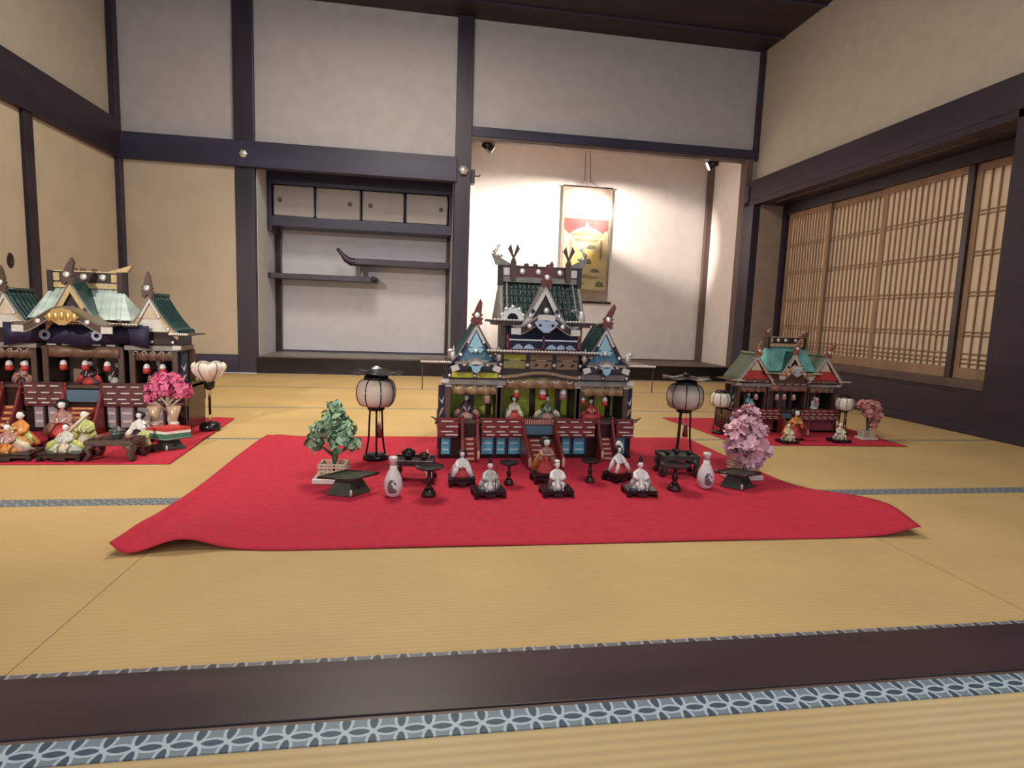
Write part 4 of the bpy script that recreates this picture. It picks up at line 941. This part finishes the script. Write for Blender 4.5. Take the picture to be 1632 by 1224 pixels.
    for d, hp in zip((-1, 1), hands):
        bd.tube([V(d*.08, 0, .66), V(d*.14, -.08, .52), hp], [.025*H, .022*H, .014*H], SKIN, 8); hand(bd, hp, d, H*1.1, SKIN)
    bigger(bd); bd.build('body', t); mb.build('robe', t); lo.build('hakama', t)
    hr = MB()
    if 'lady' in kind:
        hr.ell((hc.x, .035*H, zb+.875*H), (.150*H, .085*H, .115*H), hairc, 16, 12); hr.ell((hc.x-.095*H, .0, zb+.85*H), (.045*H, .06*H, .09*H), hairc, 12, 9); hr.ell((hc.x+.095*H, .0, zb+.85*H), (.045*H, .06*H, .09*H), hairc, 12, 9)
        hr.ell((hc.x, .0, zb+.945*H), (.09*H, .07*H, .035*H), hairc, 12, 9)
        hr.tube([(hc.x, .08*H, zb+.85*H), (hc.x, .12*H, zb+.6*H), (hc.x, .16*H, zb+.35*H)], [.06*H, .05*H, .03*H], hairc, 10)
    else:
        hr.ell((hc.x, .022*H, zb+.90*H), (.080*H, .078*H, .078*H), hairc, 14, 10)
    bigger(hr); hr.build('hair', t)
    if hat == 'eboshi':
        q = MB().lathe([(.062*H, 0), (.066*H, .03*H), (.050*H, .09*H), (.028*H, .15*H), (.008*H, .19*H), (0, .19*H)], (hc.x, .01*H, zb+.945*H), BLK, 14, sx=.9); bigger(q); q.build('hat', t)
    elif hat == 'court':
        q = MB().lathe([(.05*H, 0), (.055*H, .03*H), (.045*H, .06*H), (0, .06*H)], (hc.x, .01*H, zb+.945*H), BLK, 14); q.box(hc.x-.018*H, hc.x+.018*H, .035*H, .05*H, zb+.97*H, zb+1.20*H, BLK); bigger(q); q.build('hat', t)
    elif hat == 'crown':
        q = MB(); q.lathe([(.05*H, 0), (.06*H, .02*H), (0, .025*H)], (hc.x, 0, zb+.955*H), GOLD, 12)
        for k_ in range(5): q.tube([(hc.x+(k_-2)*.022*H, -.02*H, zb+.97*H), (hc.x+(k_-2)*.035*H, -.03*H, zb+1.05*H)], .005*H, GOLD, 5)
        bigger(q); q.build('crown', t)
    elif hat == 'white':
        q = MB().lathe([(.08*H, 0), (.09*H, .03*H), (.06*H, .07*H), (0, .08*H)], (hc.x, .01*H, zb+.94*H), SILKW, 14); bigger(q); q.build('hat', t)
    elif hat == 'hood':
        q = MB().ell((hc.x+.10*H, .10*H, zb+.98*H), (.10*H, .08*H, .12*H), SILKW, 14, 10).tube([(hc.x+.12*H, .06*H, zb+.98*H), (hc.x+.22*H, .0, zb+.82*H)], [.07*H, .02*H], SILKW, 10); bigger(q); q.build('white_veil', t)
    return t
def pole(label, pts, r, m, name='staff', cat='staff'):
    p0 = Vector(pts[0]); o = MB().tube([Vector(p)-p0 for p in pts], r, m, 8).build(name); o.location = p0; tag(o, label, cat); return o
# rooms of the central palace
DZ = .1665
doll('plum-robed seated doll in the left room of the central palace', .196, 2.475, DZ, .100, 0, 'court', SILKD, SILKP, SILKP, 'court', wide=1.45)
doll('doll with cream bodice and red skirt in the middle room of the central palace', .405, 2.475, DZ, .096, 0, 'lady_kneel', SILKC, REDB, None, 'crown')
doll('green-robed seated doll with striped lap in the middle room of the central palace', .552, 2.475, DZ, .098, 0, 'court', SILKGR, SILKP, SILKC, 'court', wide=1.55)
doll('red-robed seated doll in the right room of the central palace', .752, 2.475, DZ, .088, 0, 'court', SILKR, SILKR, SILKR, 'none', wide=1.5)
# front row of the central cloth
FZ = .006
doll('court lady doll in white jacket and red trousers, leftmost of the central front row', .150, 2.025, FZ, .092, 0, 'lady_kneel', SILKW, REDB, None, 'none', (.094, .075, .028))
doll('greyish white robed man doll in pointed black cap holding a thin pole', .232, 1.895, FZ, .088, .1, 'man', SILKG, SILKW, SILKG, 'eboshi', (.108, .085, .022), lean=.1)
doll('standing court lady doll in red and orange robes before the central stairs', .463, 2.055, FZ, .128, .05, 'lady_stand', SILKP, SILKR, SILKO, 'none', (.10, .085, .032))
doll('white-robed man doll with small white cap seated before the red standing lady', .468, 1.895, FZ, .090, 0, 'man', SILKW, SILKW, SILKP, 'white', (.108, .085, .022), wide=.8)
doll('court lady doll in white jacket and red trousers before the right stairs', .745, 2.060, FZ, .098, .5, 'lady_kneel', SILKW, REDB, None, 'hood', (.092, .075, .030))
doll('white and grey robed man doll in pointed cap, rightmost of the front row', .765, 1.885, FZ, .092, -.05, 'man', SILKW, SILKW, SILKG, 'eboshi', (.108, .085, .022))
pole('thin dark pole held upright by the seated man doll in grey white', [(.250, 1.853, .028), (.252, 1.853, .125)], .0014, BLKB)
# left cloth dolls
doll('brown and orange robed man doll on a black stand at the left edge', -1.545, 2.42, FZ, .102, .1, 'man', SILKP, SILKO, SILKC, 'none', (.19, .12, .028), wide=2.0)
doll('orange and yellow-green robed flute player doll behind the front row of the left cloth', -1.590, 2.570, FZ, .132, -.2, 'court', SILKO, SILKL, SILKL, 'none', (.11, .09, .02), wide=1.2)
doll('court lady doll in red skirt and peach jacket before the stairs of the left palace', -1.535, 2.745, FZ, .150, .2, 'lady_kneel', SILKP, REDB, SILKO, 'none', (.09, .09, .02))
doll('grey-green robed man doll with one white leg hanging over his stand', -1.348, 2.425, FZ, .100, 0, 'man', SILKG, SILKC, SILKL, 'none', (.15, .12, .030), wide=1.75)
doll('yellow-green robed man doll holding a long cream staff on the left cloth', -1.385, 2.62, FZ, .128, .25, 'court', SILKL, SILKC, SILKL, 'none', (.09, .09, .02), wide=.8)
doll('black-haired doll in white sleeves behind the flower-robed doll on the left cloth', -1.200, 2.68, FZ, .115, 0, 'lady_kneel', SILKW, NAVY, None, 'none', (.08, .08, .02))
doll('yellow flower-robed doll bent before the diamond rice-cake stand', -1.105, 2.505, FZ, .085, -.3, 'court', SILKL, SILKO, SILKC, 'none', (.05, .06, .03), wide=.6)
pole('long cream staff of the yellow-green doll on the left cloth', [(-1.425, 2.54, .06), (-1.330, 2.545, .160)], .007, SILKC)
pole('short cream flute held by the orange doll', [(-1.640, 2.535, .110), (-1.590, 2.525, .096)], .004, SILKC, 'flute', 'flute')
doll('dark red robed seated doll in the middle room of the left palace', -1.553, 3.01, .2215, .108, 0, 'court', SILKD, SILKR, SILKR, 'court', wide=1.25)
doll('brown robed doll with pale sleeves in the left room of the left palace', -1.838, 3.01, .2215, .100, 0, 'court', SILKP, SILKD, SILKP, 'court', wide=1.1)
doll('dark doll at the right side of the middle room of the left palace', -1.455, 3.05, .2215, .10, -.3, 'court', SILKD, SILKG, SILKG, 'none', wide=1.0)
doll('dark doll in the right room of the left palace half behind the pink blossoms', -1.26, 3.03, .2215, .115, 0, 'court', SILKD, SILKP, SILKP, 'none')
# right cloth dolls
doll('green-robed doll in the left room of the teal-roofed palace', 1.862, 3.045, .1315, .09, 0, 'court', TILET, SILKGR, SILKGR, 'none')
doll('small white-robed doll in the right room of the teal-roofed palace', 2.275, 3.04, .1315, .075, 0, 'court', SILKW, SILKW, SILKW, 'none', wide=.7)
doll('standing orange and red robed doll before the stairs of the teal-roofed palace', 1.995, 2.795, FZ, .150, .1, 'lady_stand', SILKO, SILKR, SILKO, 'none', (.07, .07, .01))
doll('cream-robed seated doll on a dark stand left of the small stairs', 1.900, 2.715, FZ, .085, 0, 'man', SILKC, SILKC, SILKP, 'none', (.095, .07, .014), wide=.95)
doll('cream-robed seated doll on a dark stand beside the dusty pink tree', 2.215, 2.735, FZ, .085, 0, 'man', SILKC, SILKC, SILKG, 'none', (.10, .07, .016), wide=.9)

def dish_stand(label, x, y, r, h):
    t = thing('dish_stand', label, 'dish stand', (x, y, FZ), 0, 'black lacquer dish stands on the central cloth')
    MB().lathe([(0, h-.010), (r*.5, h-.010), (r*.85, h-.006), (r, h), (r*.96, h+.001), (r*.8, h-.003), (0, h-.004)], (0, 0, 0), BLK, 32).build('dish', t)
    MB().lathe([(r*.30, h*.24), (r*.14, h*.30), (r*.20, h*.42), (r*.24, h*.50), (r*.14, h*.62), (r*.12, h*.78), (r*.3, h-.010)], (0, 0, 0), BLKB, 20).build('stem', t)
    MB().lathe([(r*.48, 0), (r*.50, h*.04), (r*.40, h*.15), (r*.30, h*.22), (r*.12, h*.25), (0, h*.25)], (0, 0, 0), BLKB, 24).build('base', t)
dish_stand('tall black dish stand at the left between the white bottle and the dolls', .032, 1.895, .050, .100)
dish_stand('small black dish stand left of the central stairs', .320, 2.015, .037, .082)
dish_stand('small black dish stand right of the central stairs', .630, 2.035, .037, .082)
dish_stand('black dish stand in front of the dark tray table at the right', .915, 1.925, .052, .094)

def bottle(label, x, y):
    t = thing('sake_bottle', label, 'bottle', (x, y, FZ), 0)
    pr_ = [(0, 0), (.018, 0), (.024, .006), (.030, .026), (.031, .040), (.027, .060), (.019, .080), (.0125, .092), (.0115, .104), (0, .104)]
    MB().lathe(pr_, (0, 0, 0), WHT, 32).build('bottle_body', t)
    MB().lathe([(0, .105), (.0112, .105), (.0145, .124), (.0150, .130), (.012, .133), (0, .133)], (0, 0, 0), WHTB, 20).build('stopper', t)
    mb = MB()
    def rad(z):
        for (r0, z0), (r1, z1) in zip(pr_[1:], pr_[2:]):
            if z0 <= z <= z1 and z1 > z0: return r0+(r1-r0)*(z-z0)/(z1-z0)
        return .02
    def blob(cx, cz, rx, rz_):
        n = 12; vs = [(0, 0)]+[(rx*cos(2*pi*k/n), rz_*sin(2*pi*k/n)) for k in range(n)]; out = []
        for a, b in vs:
            z = cz+b; R_ = rad(z)+.0005; th = (cx+a)/R_; out.append((R_*sin(th), -R_*cos(th), z))
        mb.add(out, [(0, 1+k, 1+(k+1) % n) for k in range(n)], INK, True)
    for q in ((-.006, .026, .012, .011), (-.009, .037, .010, .010), (.002, .024, .011, .009), (-.011, .047, .007, .007), (-.006, .056, .006, .005), (.006, .050, .004, .0035), (.009, .046, .003, .003), (.001, .058, .004, .002)): blob(*q)
    mb.build('printed_motif', t)
bottle('white sake bottle with grey printed motif at the left of the front row', -.085, 1.895)
bottle('white sake bottle with grey printed motif at the right of the front row', 1.045, 1.945)

def diamond_tray(label, x, y, rz, w_, h_, plate=.095, cakes=False, tilt=0):
    t = thing('diamond_tray', label, 'tray', (x, y, FZ), rz)
    mb = MB(); b, tp = w_, w_*.52
    vs = [(sx_*b if ax == 0 else 0, 0 if ax == 0 else sx_*b*.7, 0) for ax, sx_ in ((0, -1), (1, -1), (0, 1), (1, 1))]
    vs2 = [(v[0]*.52, v[1]*.52, h_) for v in vs]
    mb.add(vs+vs2, [(0, 1, 5, 4), (1, 2, 6, 5), (2, 3, 7, 6), (3, 0, 4, 7), (4, 5, 6, 7), (3, 2, 1, 0)], GREENL)
    o = mb.build('base', t)
    q = MB(); q.ell((w_*.40, -w_*.40, h_*.48), (.007, .002, .007), BLK, 10, 6, Matrix.Rotation(radians(35), 3, 'Z')); q.ell((0, -w_*.70, h_*.22), (.005, .003, .012), SILV, 8, 6); q.build('fitting', o)
    pv = [(-plate, 0), (0, -plate*.62), (plate, 0), (0, plate*.62)]
    mb = MB(); mb.prism(pv, h_, h_+.004, GREENL, axis='Z')
    for k in range(4):
        a, b2 = pv[k], pv[(k+1) % 4]; mb.tube([(a[0], a[1], h_+.005), (b2[0], b2[1], h_+.005)], .0025, BLKB if not cakes else GREYB, 6)
    o = mb.build('tray_top', t)
    if cakes:
        z = h_+.006
        c = thing('rice_cake', 'red, white and green layered diamond rice cake on its stand on the left cloth', 'rice cake', (x, y, FZ+z), rz)
        for k, (mm, nm, dz) in enumerate(((GREEN, 'green_layer', .020), (SILKW, 'white_layer', .011), (REDB, 'red_layer', .013))):
            MB().prism([(a*.93, b2*.93) for a, b2 in pv], z-h_-.006+.0002, z-h_-.006+dz, mm, axis='Z').build(nm, c); z += dz
diamond_tray('dark green diamond tray on a skirted base in front of the green tree', -.232, 1.935, .25, .072, .056, .100)
diamond_tray('dark green diamond tray on a skirted base beside the pale pink tree', 1.178, 1.955, -.15, .066, .050, .088)
diamond_tray('grey diamond stand under the layered rice cake on the left cloth', -1.045, 2.585, .15, .062, .042, .088, True)

def tray_table(label, x, y, rz, w_, d_, h_, m, extra=None):
    t = thing('tray_table', label, 'tray table', (x, y, FZ), rz)
    mb = MB().box(-w_/2, w_/2, -d_/2, d_/2, h_-.014, h_, m)
    for q in ((-w_/2, w_/2, -d_/2, -d_/2+.004), (-w_/2, w_/2, d_/2-.004, d_/2), (-w_/2, -w_/2+.004, -d_/2, d_/2), (w_/2-.004, w_/2, -d_/2, d_/2)): mb.box(*q, h_, h_+.006, m)
    mb.build('tray_top', t, .001)
    for sx_ in (-1, 1):
        for sy_ in (-1, 1):
            X0, Y0 = sx_*(w_/2-.012), sy_*(d_/2-.012); mb = MB()
            mb.tube([(X0*.85, Y0*.9, h_-.012), (X0*1.08, Y0*1.05, h_*.62), (X0*.98, Y0, h_*.30), (X0*1.16, Y0*1.12, .003)], [.024, .020, .015, .017], m, 12, .6)
            l = mb.build('leg', t)
            if extra == 'fit' and sy_ < 0 and sx_ > 0:
                q = MB(); q.prism([(X0-.022, h_*.72), (X0+.008, h_*.72), (X0+.008, .004), (X0-.002, .004), (X0-.004, h_*.25), (X0-.012, h_*.40), (X0-.014, h_*.55)], Y0-.022, Y0-.018, SILV); q.build('fitting', l)
    return t
def bowl(label, x, y, z, r, m=BLK, lid=True, nm='bowl'):
    t = thing(nm, label, 'bowl', (x, y, z))
    MB().lathe([(r*.45, 0), (r*.42, r*.12), (r*.8, r*.45), (r, r*.95), (r*.96, r*.95), (r*.7, r*.5), (0, r*.3)], (0, 0, 0), m, 20).build('bowl_body', t)
    if lid: MB().lathe([(r*.98, r*.96), (r*.85, r*1.25), (r*.35, r*1.45), (r*.3, r*1.6), (0, r*1.6)], (0, 0, 0), m, 20).build('lid', t)
tray_table('black tray table with silver leg fitting behind the left white bottle', -.018, 2.085, -.1, .145, .10, .075, BLKB, 'fit')
bowl('black lidded bowl, larger, on the tray table behind the left bottle', -.040, 2.085, FZ+.0755, .026)
bowl('black lidded bowl, smaller, on the right of the tray table behind the left bottle', .015, 2.075, FZ+.0755, .019, BLKB)
o = MB().lathe([(.009, 0), (.010, .004), (.004, .012), (.002, .028), (0, .030)], (0, 0, 0), SILKC, 12).build('offering_cone'); o.location = (.028, 2.115, FZ+.0755); tag(o, 'small cream cone-shaped offering at the back of the left tray table', 'offering')
tray_table('dark tray table with four curved legs below the right standing lantern', 1.020, 2.140, -.1, .150, .105, .078, mat('soot_green_lacquer', (.04, .045, .04), .4, 0, .3, 40))
for (dx, dy, r, lab) in ((-.045, -.01, .016, 'small dark bowl at the left of the right tray table'), (.0, .01, .018, 'small dark bowl in the middle of the right tray table'), (.045, -.01, .016, 'small dark bowl at the right of the right tray table')):
    bowl(lab, 1.020+dx, 2.140+dy, FZ+.0785, r, BLKB, False)
tray_table('brown tray table with curved legs at the front of the left cloth', -1.175, 2.425, 0, .170, .11, .072, mat('brown_lacquer', (.085, .05, .04), .45, 0, .3, 40))
bowl('grey green round-topped bowl on the brown tray table of the left cloth', -1.175, 2.440, FZ+.0725, .030, mat('grey_lacquer', (.07, .08, .075), .3))
bowl('small brown bowl on the right of the brown tray table', -1.120, 2.415, FZ+.0725, .018, mat('copper_brown', (.20, .09, .06), .35), False)
bowl('small brown bowl on the left of the brown tray table', -1.230, 2.415, FZ+.0725, .018, mat('copper_brown', (.20, .09, .06), .35), False)

# ---- standing lanterns
def standing_lantern(label, x, y, s, cap=True, gm=GLOBE, rz=.3, kn=SILV):
    t = thing('standing_lantern', label, 'lantern', (x, y, FZ), rz)
    r0, r1 = .046*s, .027*s; zt = .205*s
    mb = MB().lathe([(0, 0), (r0*1.12, 0), (r0*1.15, .010*s), (r0*1.0, .018*s), (r0*.6, .020*s), (0, .020*s)], (0, 0, 0), BLK, 24); mb.build('base', t)
    for k in range(3):
        a = 2*pi*k/3+.35; pts = []
        for j in range(7):
            u = j/6; r = r0*(1-u)+r1*u-.010*s*sin(pi*u)*(1-u); pts.append((r*cos(a), r*sin(a), .012*s+(zt-.012*s)*u))
        MB().tube(pts, .0042*s, BLK, 8).build('leg', t)
    MB().lathe([(r1*1.2, zt-.002*s), (r1*1.32, zt+.004*s), (r1*1.2, zt+.016*s), (0, zt+.016*s)], (0, 0, 0), BLK, 24).build('lower_ring', t)
    zg, R_, h_ = zt+.014*s, .079*s, .112*s; prof = []
    for j in range(13):
        u = j/12; a = pi*(.16+.68*u); prof.append((R_*sin(a)**.8, zg+h_*(1-cos(pi*u))/2*1.0))
    prof[0] = (r1*1.1, zg); prof[-1] = (r1*1.7, zg+h_)
    gl = MB().lathe(prof, (0, 0, 0), gm, 32).build('globe', t)
    for k in range(8):
        a = 2*pi*k/8; MB().tube([((r+.0012)*cos(a), (r+.0012)*sin(a), z) for r, z in prof], .0022*s, BLK, 6).build('rib', gl)
    zc = zg+h_
    MB().lathe([(r1*1.7, zc-.006*s), (r1*1.85, zc-.003*s), (r1*1.85, zc+.010*s), (r1*1.5, zc+.020*s), (r1*1.4, zc+.020*s), (r1*1.4, zc-.006*s)], (0, 0, 0), BLK, 24).build('upper_ring', t)
    if cap:
        mb = MB(); n = 6; vs = []
        for (rr, z, tip) in ((.118*s, zc+.024*s, .010*s), (.070*s, zc+.028*s, 0), (.022*s, zc+.038*s, 0)):
            for k in range(12): a = pi*k/6; q = rr*(1 if k % 2 == 0 else .87); vs.append((q*cos(a), q*sin(a), z+(tip if k % 2 == 0 else 0)))
        vs.append((0, 0, zc+.040*s)); fs = [(r_*12+k, r_*12+(k+1) % 12, (r_+1)*12+(k+1) % 12, (r_+1)*12+k) for r_ in range(2) for k in range(12)]+[(24+k, 24+(k+1) % 12, 36) for k in range(12)]
        mb.add(vs, fs, BLK); o = mb.build('cap', t); sl = o.modifiers.new('solid', 'SOLIDIFY'); sl.thickness = .003*s
        MB().lathe([(.014*s, zc+.038*s), (.016*s, zc+.044*s), (.006*s, zc+.052*s), (0, zc+.054*s)], (0, 0, 0), kn, 14, sx=1.3).build('cap_knob', t)  # a silver knob imitates a white highlight on top of the cap
    mb = MB().tube([(.012*s, -.01*s, zt), (.010*s, -.012*s, zt-.055*s)], .0012*s, REDL, 5).ell((.010*s, -.012*s, zt-.058*s), (.008*s, .008*s, .008*s), SILKC, 10, 7).lathe([(.007*s, zt-.064*s), (.010*s, zt-.085*s), (.013*s, zt-.115*s), (0, zt-.115*s)], (.010*s, -.012*s, 0), REDL, 12)
    mb.build('tassel', t)
    return t
standing_lantern('black-legged standing lantern with silk globe left of the central palace', -.180, 2.40, 1.0)
standing_lantern('black-legged standing lantern with silk globe right of the central palace', 1.172, 2.42, 1.0, rz=1.2, kn=BLK)
standing_lantern('small white-globed standing lantern left of the teal-roofed palace', 1.640, 2.955, .68, False, GLOBEW)
standing_lantern('small standing lantern half hidden behind the dusty pink tree', 2.385, 2.925, .64, False, GLOBEW)
# tulip lamp
t = thing('flower_lamp', 'tulip-shaped white petal lamp on a slender pole beside the left palace', 'lamp', (-1.018, 2.985, FZ))
MB().lathe([(0, 0), (.046, 0), (.050, .008), (.046, .028), (.030, .036), (.010, .040), (0, .040)], (0, 0, 0), BLK, 28).build('base', t)
MB().lathe([(.007, .04), (.007, .075), (0, .075)], (0, 0, 0), GOLDP, 12).build('pole_sleeve', t)
MB().lathe([(.006, .07), (.006, .19), (0, .19)], (0, 0, 0), BLK, 12).build('pole', t)
MB().lathe([(.0065, .165), (.0065, .20), (0, .20)], (0, 0, 0), GOLDP, 12).build('pole_sleeve', t)
MB().lathe([(.012, .198), (.022, .206), (.026, .235), (.024, .242), (0, .242)], (0, 0, 0), BLK, 20).build('cup', t)
for k in range(6):
    a = 2*pi*k/6+.26; mb = MB(); R = Matrix.Rotation(a, 3, 'Z'); vs = []
    for j in range(9):
        u = j/8; r = .022+.060*sin(pi*.62*u)**.9; z = .236+.110*u-.012*u**4; w_ = .046*sin(pi*(.12+.62*u))**.8
        for i in range(7):
            q = (i-3)/3; vs.append(R @ Vector((r-.010*q*q*(1 if u < .9 else .5)-(.018*u**6), w_*q, z-.012*q*q*u)))
    fs = [(j*7+i, j*7+i+1, (j+1)*7+i+1, (j+1)*7+i) for j in range(8) for i in range(6)]
    mb.add(vs, fs, GLOBEW, True); o = mb.build('petal_shade', t); sl = o.modifiers.new('solid', 'SOLIDIFY'); sl.thickness = .002
    q = MB(); q.tube([vs[j*7+3]+Vector((cos(a), sin(a), 0))*.001 for j in range(9)], .0018, BLK, 6); q.build('rib', o)

# ---- trees
def flower(mb, c, r, m, nrm):
    nrm = nrm.normalized(); a = nrm.orthogonal().normalized(); b = nrm.cross(a)
    for k in range(5):
        t_ = 2*pi*k/5+random.random()*.3; d = a*cos(t_)+b*sin(t_); e = nrm.cross(d)
        p = [c+nrm*.001, c+d*r*.5-e*r*.38+nrm*r*.18, c+d*r-e*r*.22+nrm*r*.32, c+d*r*1.02+e*r*.22+nrm*r*.32, c+d*r*.5+e*r*.38+nrm*r*.18]
        mb.add(p, [(0, 1, 2, 3, 4)], m, True)
def leaf(mb, c, r, m, nrm):
    nrm = nrm.normalized(); a = nrm.orthogonal().normalized(); a = (a*cos(random.random()*6.3)+nrm.cross(a)*sin(random.random()*6.3)).normalized(); b = nrm.cross(a).normalized()
    mb.add([c-a*r, c-a*r*.3+b*r*.5+nrm*r*.2, c+a*r*.5+b*r*.42+nrm*r*.1, c+a*r*1.1-nrm*r*.2, c+a*r*.5-b*r*.42+nrm*r*.1, c-a*r*.3-b*r*.5+nrm*r*.2], [(0, 1, 2, 3, 4, 5)], m, True)
def tree(label, x, y, clumps, leafm, trunkm, kind, size, n, base=True, sc=1.0, rz=0, name='potted_tree', fence=CREAM, zb=.055, specks=None):
    t = thing(name, label, 'tree', (x, y, FZ), rz)
    if base:
        MB().box(-.066*sc, .066*sc, -.045*sc, .045*sc, 0, .018*sc, WHTB).build('base_board', t, .002)
        mb = MB()
        for yy in (-.032*sc, .032*sc):
            for k in range(7): xx = (-.042+.014*k)*sc; mb.box(xx-.002*sc, xx+.002*sc, yy-.002, yy+.002, .018*sc, .066*sc, fence)
            for z in (.026, .040, .054, .064): mb.box(-.050*sc, .050*sc, yy-.003, yy+.003, z*sc, (z+.005)*sc, fence)
        for xx in (-.044*sc, .044*sc):
            for k in range(4): yy = (-.026+.0173*k)*sc; mb.box(xx-.002, xx+.002, yy-.002, yy+.002, .018*sc, .066*sc, fence)
            for z in (.026, .040, .054, .064): mb.box(xx-.003, xx+.003, -.036*sc, .036*sc, z*sc, (z+.005)*sc, fence)
        mb.build('bamboo_fence', t)
    mb = MB(); top = max(c[2] for c in clumps)
    mb.tube([(0, 0, .018*sc), (.003*sc, 0, .08*sc), (-.004*sc, .004, top*.6), (0, 0, top*.9)], [.011*sc, .010*sc, .008*sc, .003*sc], trunkm, 10)
    for c in clumps: mb.tube([(0, 0, min(c[2]*.65, top*.6)), (c[0]*.55, c[1]*.5, c[2]*.85), (c[0], c[1], c[2])], [.006*sc, .004*sc, .002*sc], trunkm, 6)
    mb.build('trunk', t); mb = MB(); tot = sum(c[3]**2 for c in clumps)
    for c in clumps:
        for k in range(int(n*c[3]**2/tot)):
            d = Vector((random.gauss(0, 1), random.gauss(0, 1), random.gauss(0, 1))).normalized(); r = c[3]*(.55+.5*random.random())
            p = Vector(c[:3])+Vector((d.x*r, d.y*r, d.z*r*c[4]))
            (leaf if kind == 'leaf' else flower)(mb, p, size*(.7+.6*random.random()), leafm, (d+Vector((random.gauss(0, .35), random.gauss(0, .35), random.gauss(0, .35)))))
    mb.build('foliage' if kind == 'leaf' else 'blossoms', t)
    if specks:
        mb = MB()
        for k in range(26):
            c = random.choice(clumps); d = Vector((random.gauss(0, 1), random.gauss(0, 1)-.8, random.gauss(0, 1))).normalized(); mb.ell(Vector(c[:3])+Vector((d.x, d.y, d.z*c[4]))*c[3]*1.02, (.0035*sc,)*3, specks, 8, 6)
        mb.build('small_fruit', t)
tree('small green leafed tree in a bamboo fence at the left of the central cloth', -.300, 2.075, [(0, 0, .225, .045, 1.0), (-.045, 0, .185, .034, .9), (.048, -.01, .190, .032, .9), (-.066, 0, .140, .028, 1.2), (.066, 0, .135, .026, 1.0), (.02, -.03, .15, .034, 1.2), (.0, .02, .17, .04, 1), (.005, 0, .268, .022, .8)], LEAF, TRUNK, 'leaf', .018, 480, specks=SILKC, rz=-.08)
tree('pale pink blossom tree in a bamboo fence at the right of the central cloth', 1.262, 2.065, [(0, 0, .215, .045, 1.0), (-.045, -.01, .185, .036, .9), (.045, -.01, .180, .036, .9), (-.055, -.02, .125, .032, 1.0), (.060, -.02, .115, .034, 1.0), (0, -.035, .135, .045, 1.0), (-.01, -.04, .085, .026, .8), (.01, 0, .258, .026, .9), (.035, -.03, .085, .022, .8)], PINK, TRUNK, 'flower', .025, 210, rz=.12)
tree('dusty pink drooping blossom tree at the right end of the small red cloth', 2.435, 2.80, [(0, 0, .185, .035, .9), (-.035, 0, .19, .030, .8), (.035, 0, .18, .030, .9), (.045, 0, .13, .026, 1.3), (.035, 0, .085, .020, 1.4), (-.01, -.01, .15, .028, 1)], PEACH, TRUNK, 'flower', .014, 300, True, .72)
tree('hot pink blossom bunch standing behind the rice-cake stand of the left palace', -1.140, 2.82, [(0, 0, .240, .055, .9), (-.055, 0, .215, .036, .8), (.050, 0, .220, .040, .8), (.085, -.01, .20, .020, .6), (-.03, 0, .265, .026, .8), (.03, 0, .265, .024, .8), (-.075, 0, .175, .018, .8)], HOT, CREAM, 'flower', .016, 420, False)
for dx, lab in ((-.035, 'left one of the two cone-shaped cream vases under the hot pink blossoms'), (.045, 'right one of the two cone-shaped cream vases under the hot pink blossoms')):
    t = thing('cone_vase', lab, 'vase', (-1.140+dx, 2.765, FZ))
    MB().lathe([(.020, 0), (.022, .004), (.014, .018), (.006, .026), (.008, .034), (.018, .060), (.022, .072), (.010, .074), (.012, .084), (.030, .150), (.028, .150), (.0, .09)], (0, 0, 0), mat('cream_gold_glaze', (.60, .42, .28), .3, .1), 20).build('vase_body', t)
    MB().ell((0, 0, .072), (.020, .020, .012), WHT, 14, 8).build('white_knop', t); MB().ell((0, -.012, .016), (.018, .014, .012), WHT, 14, 8).build('white_foot', t)
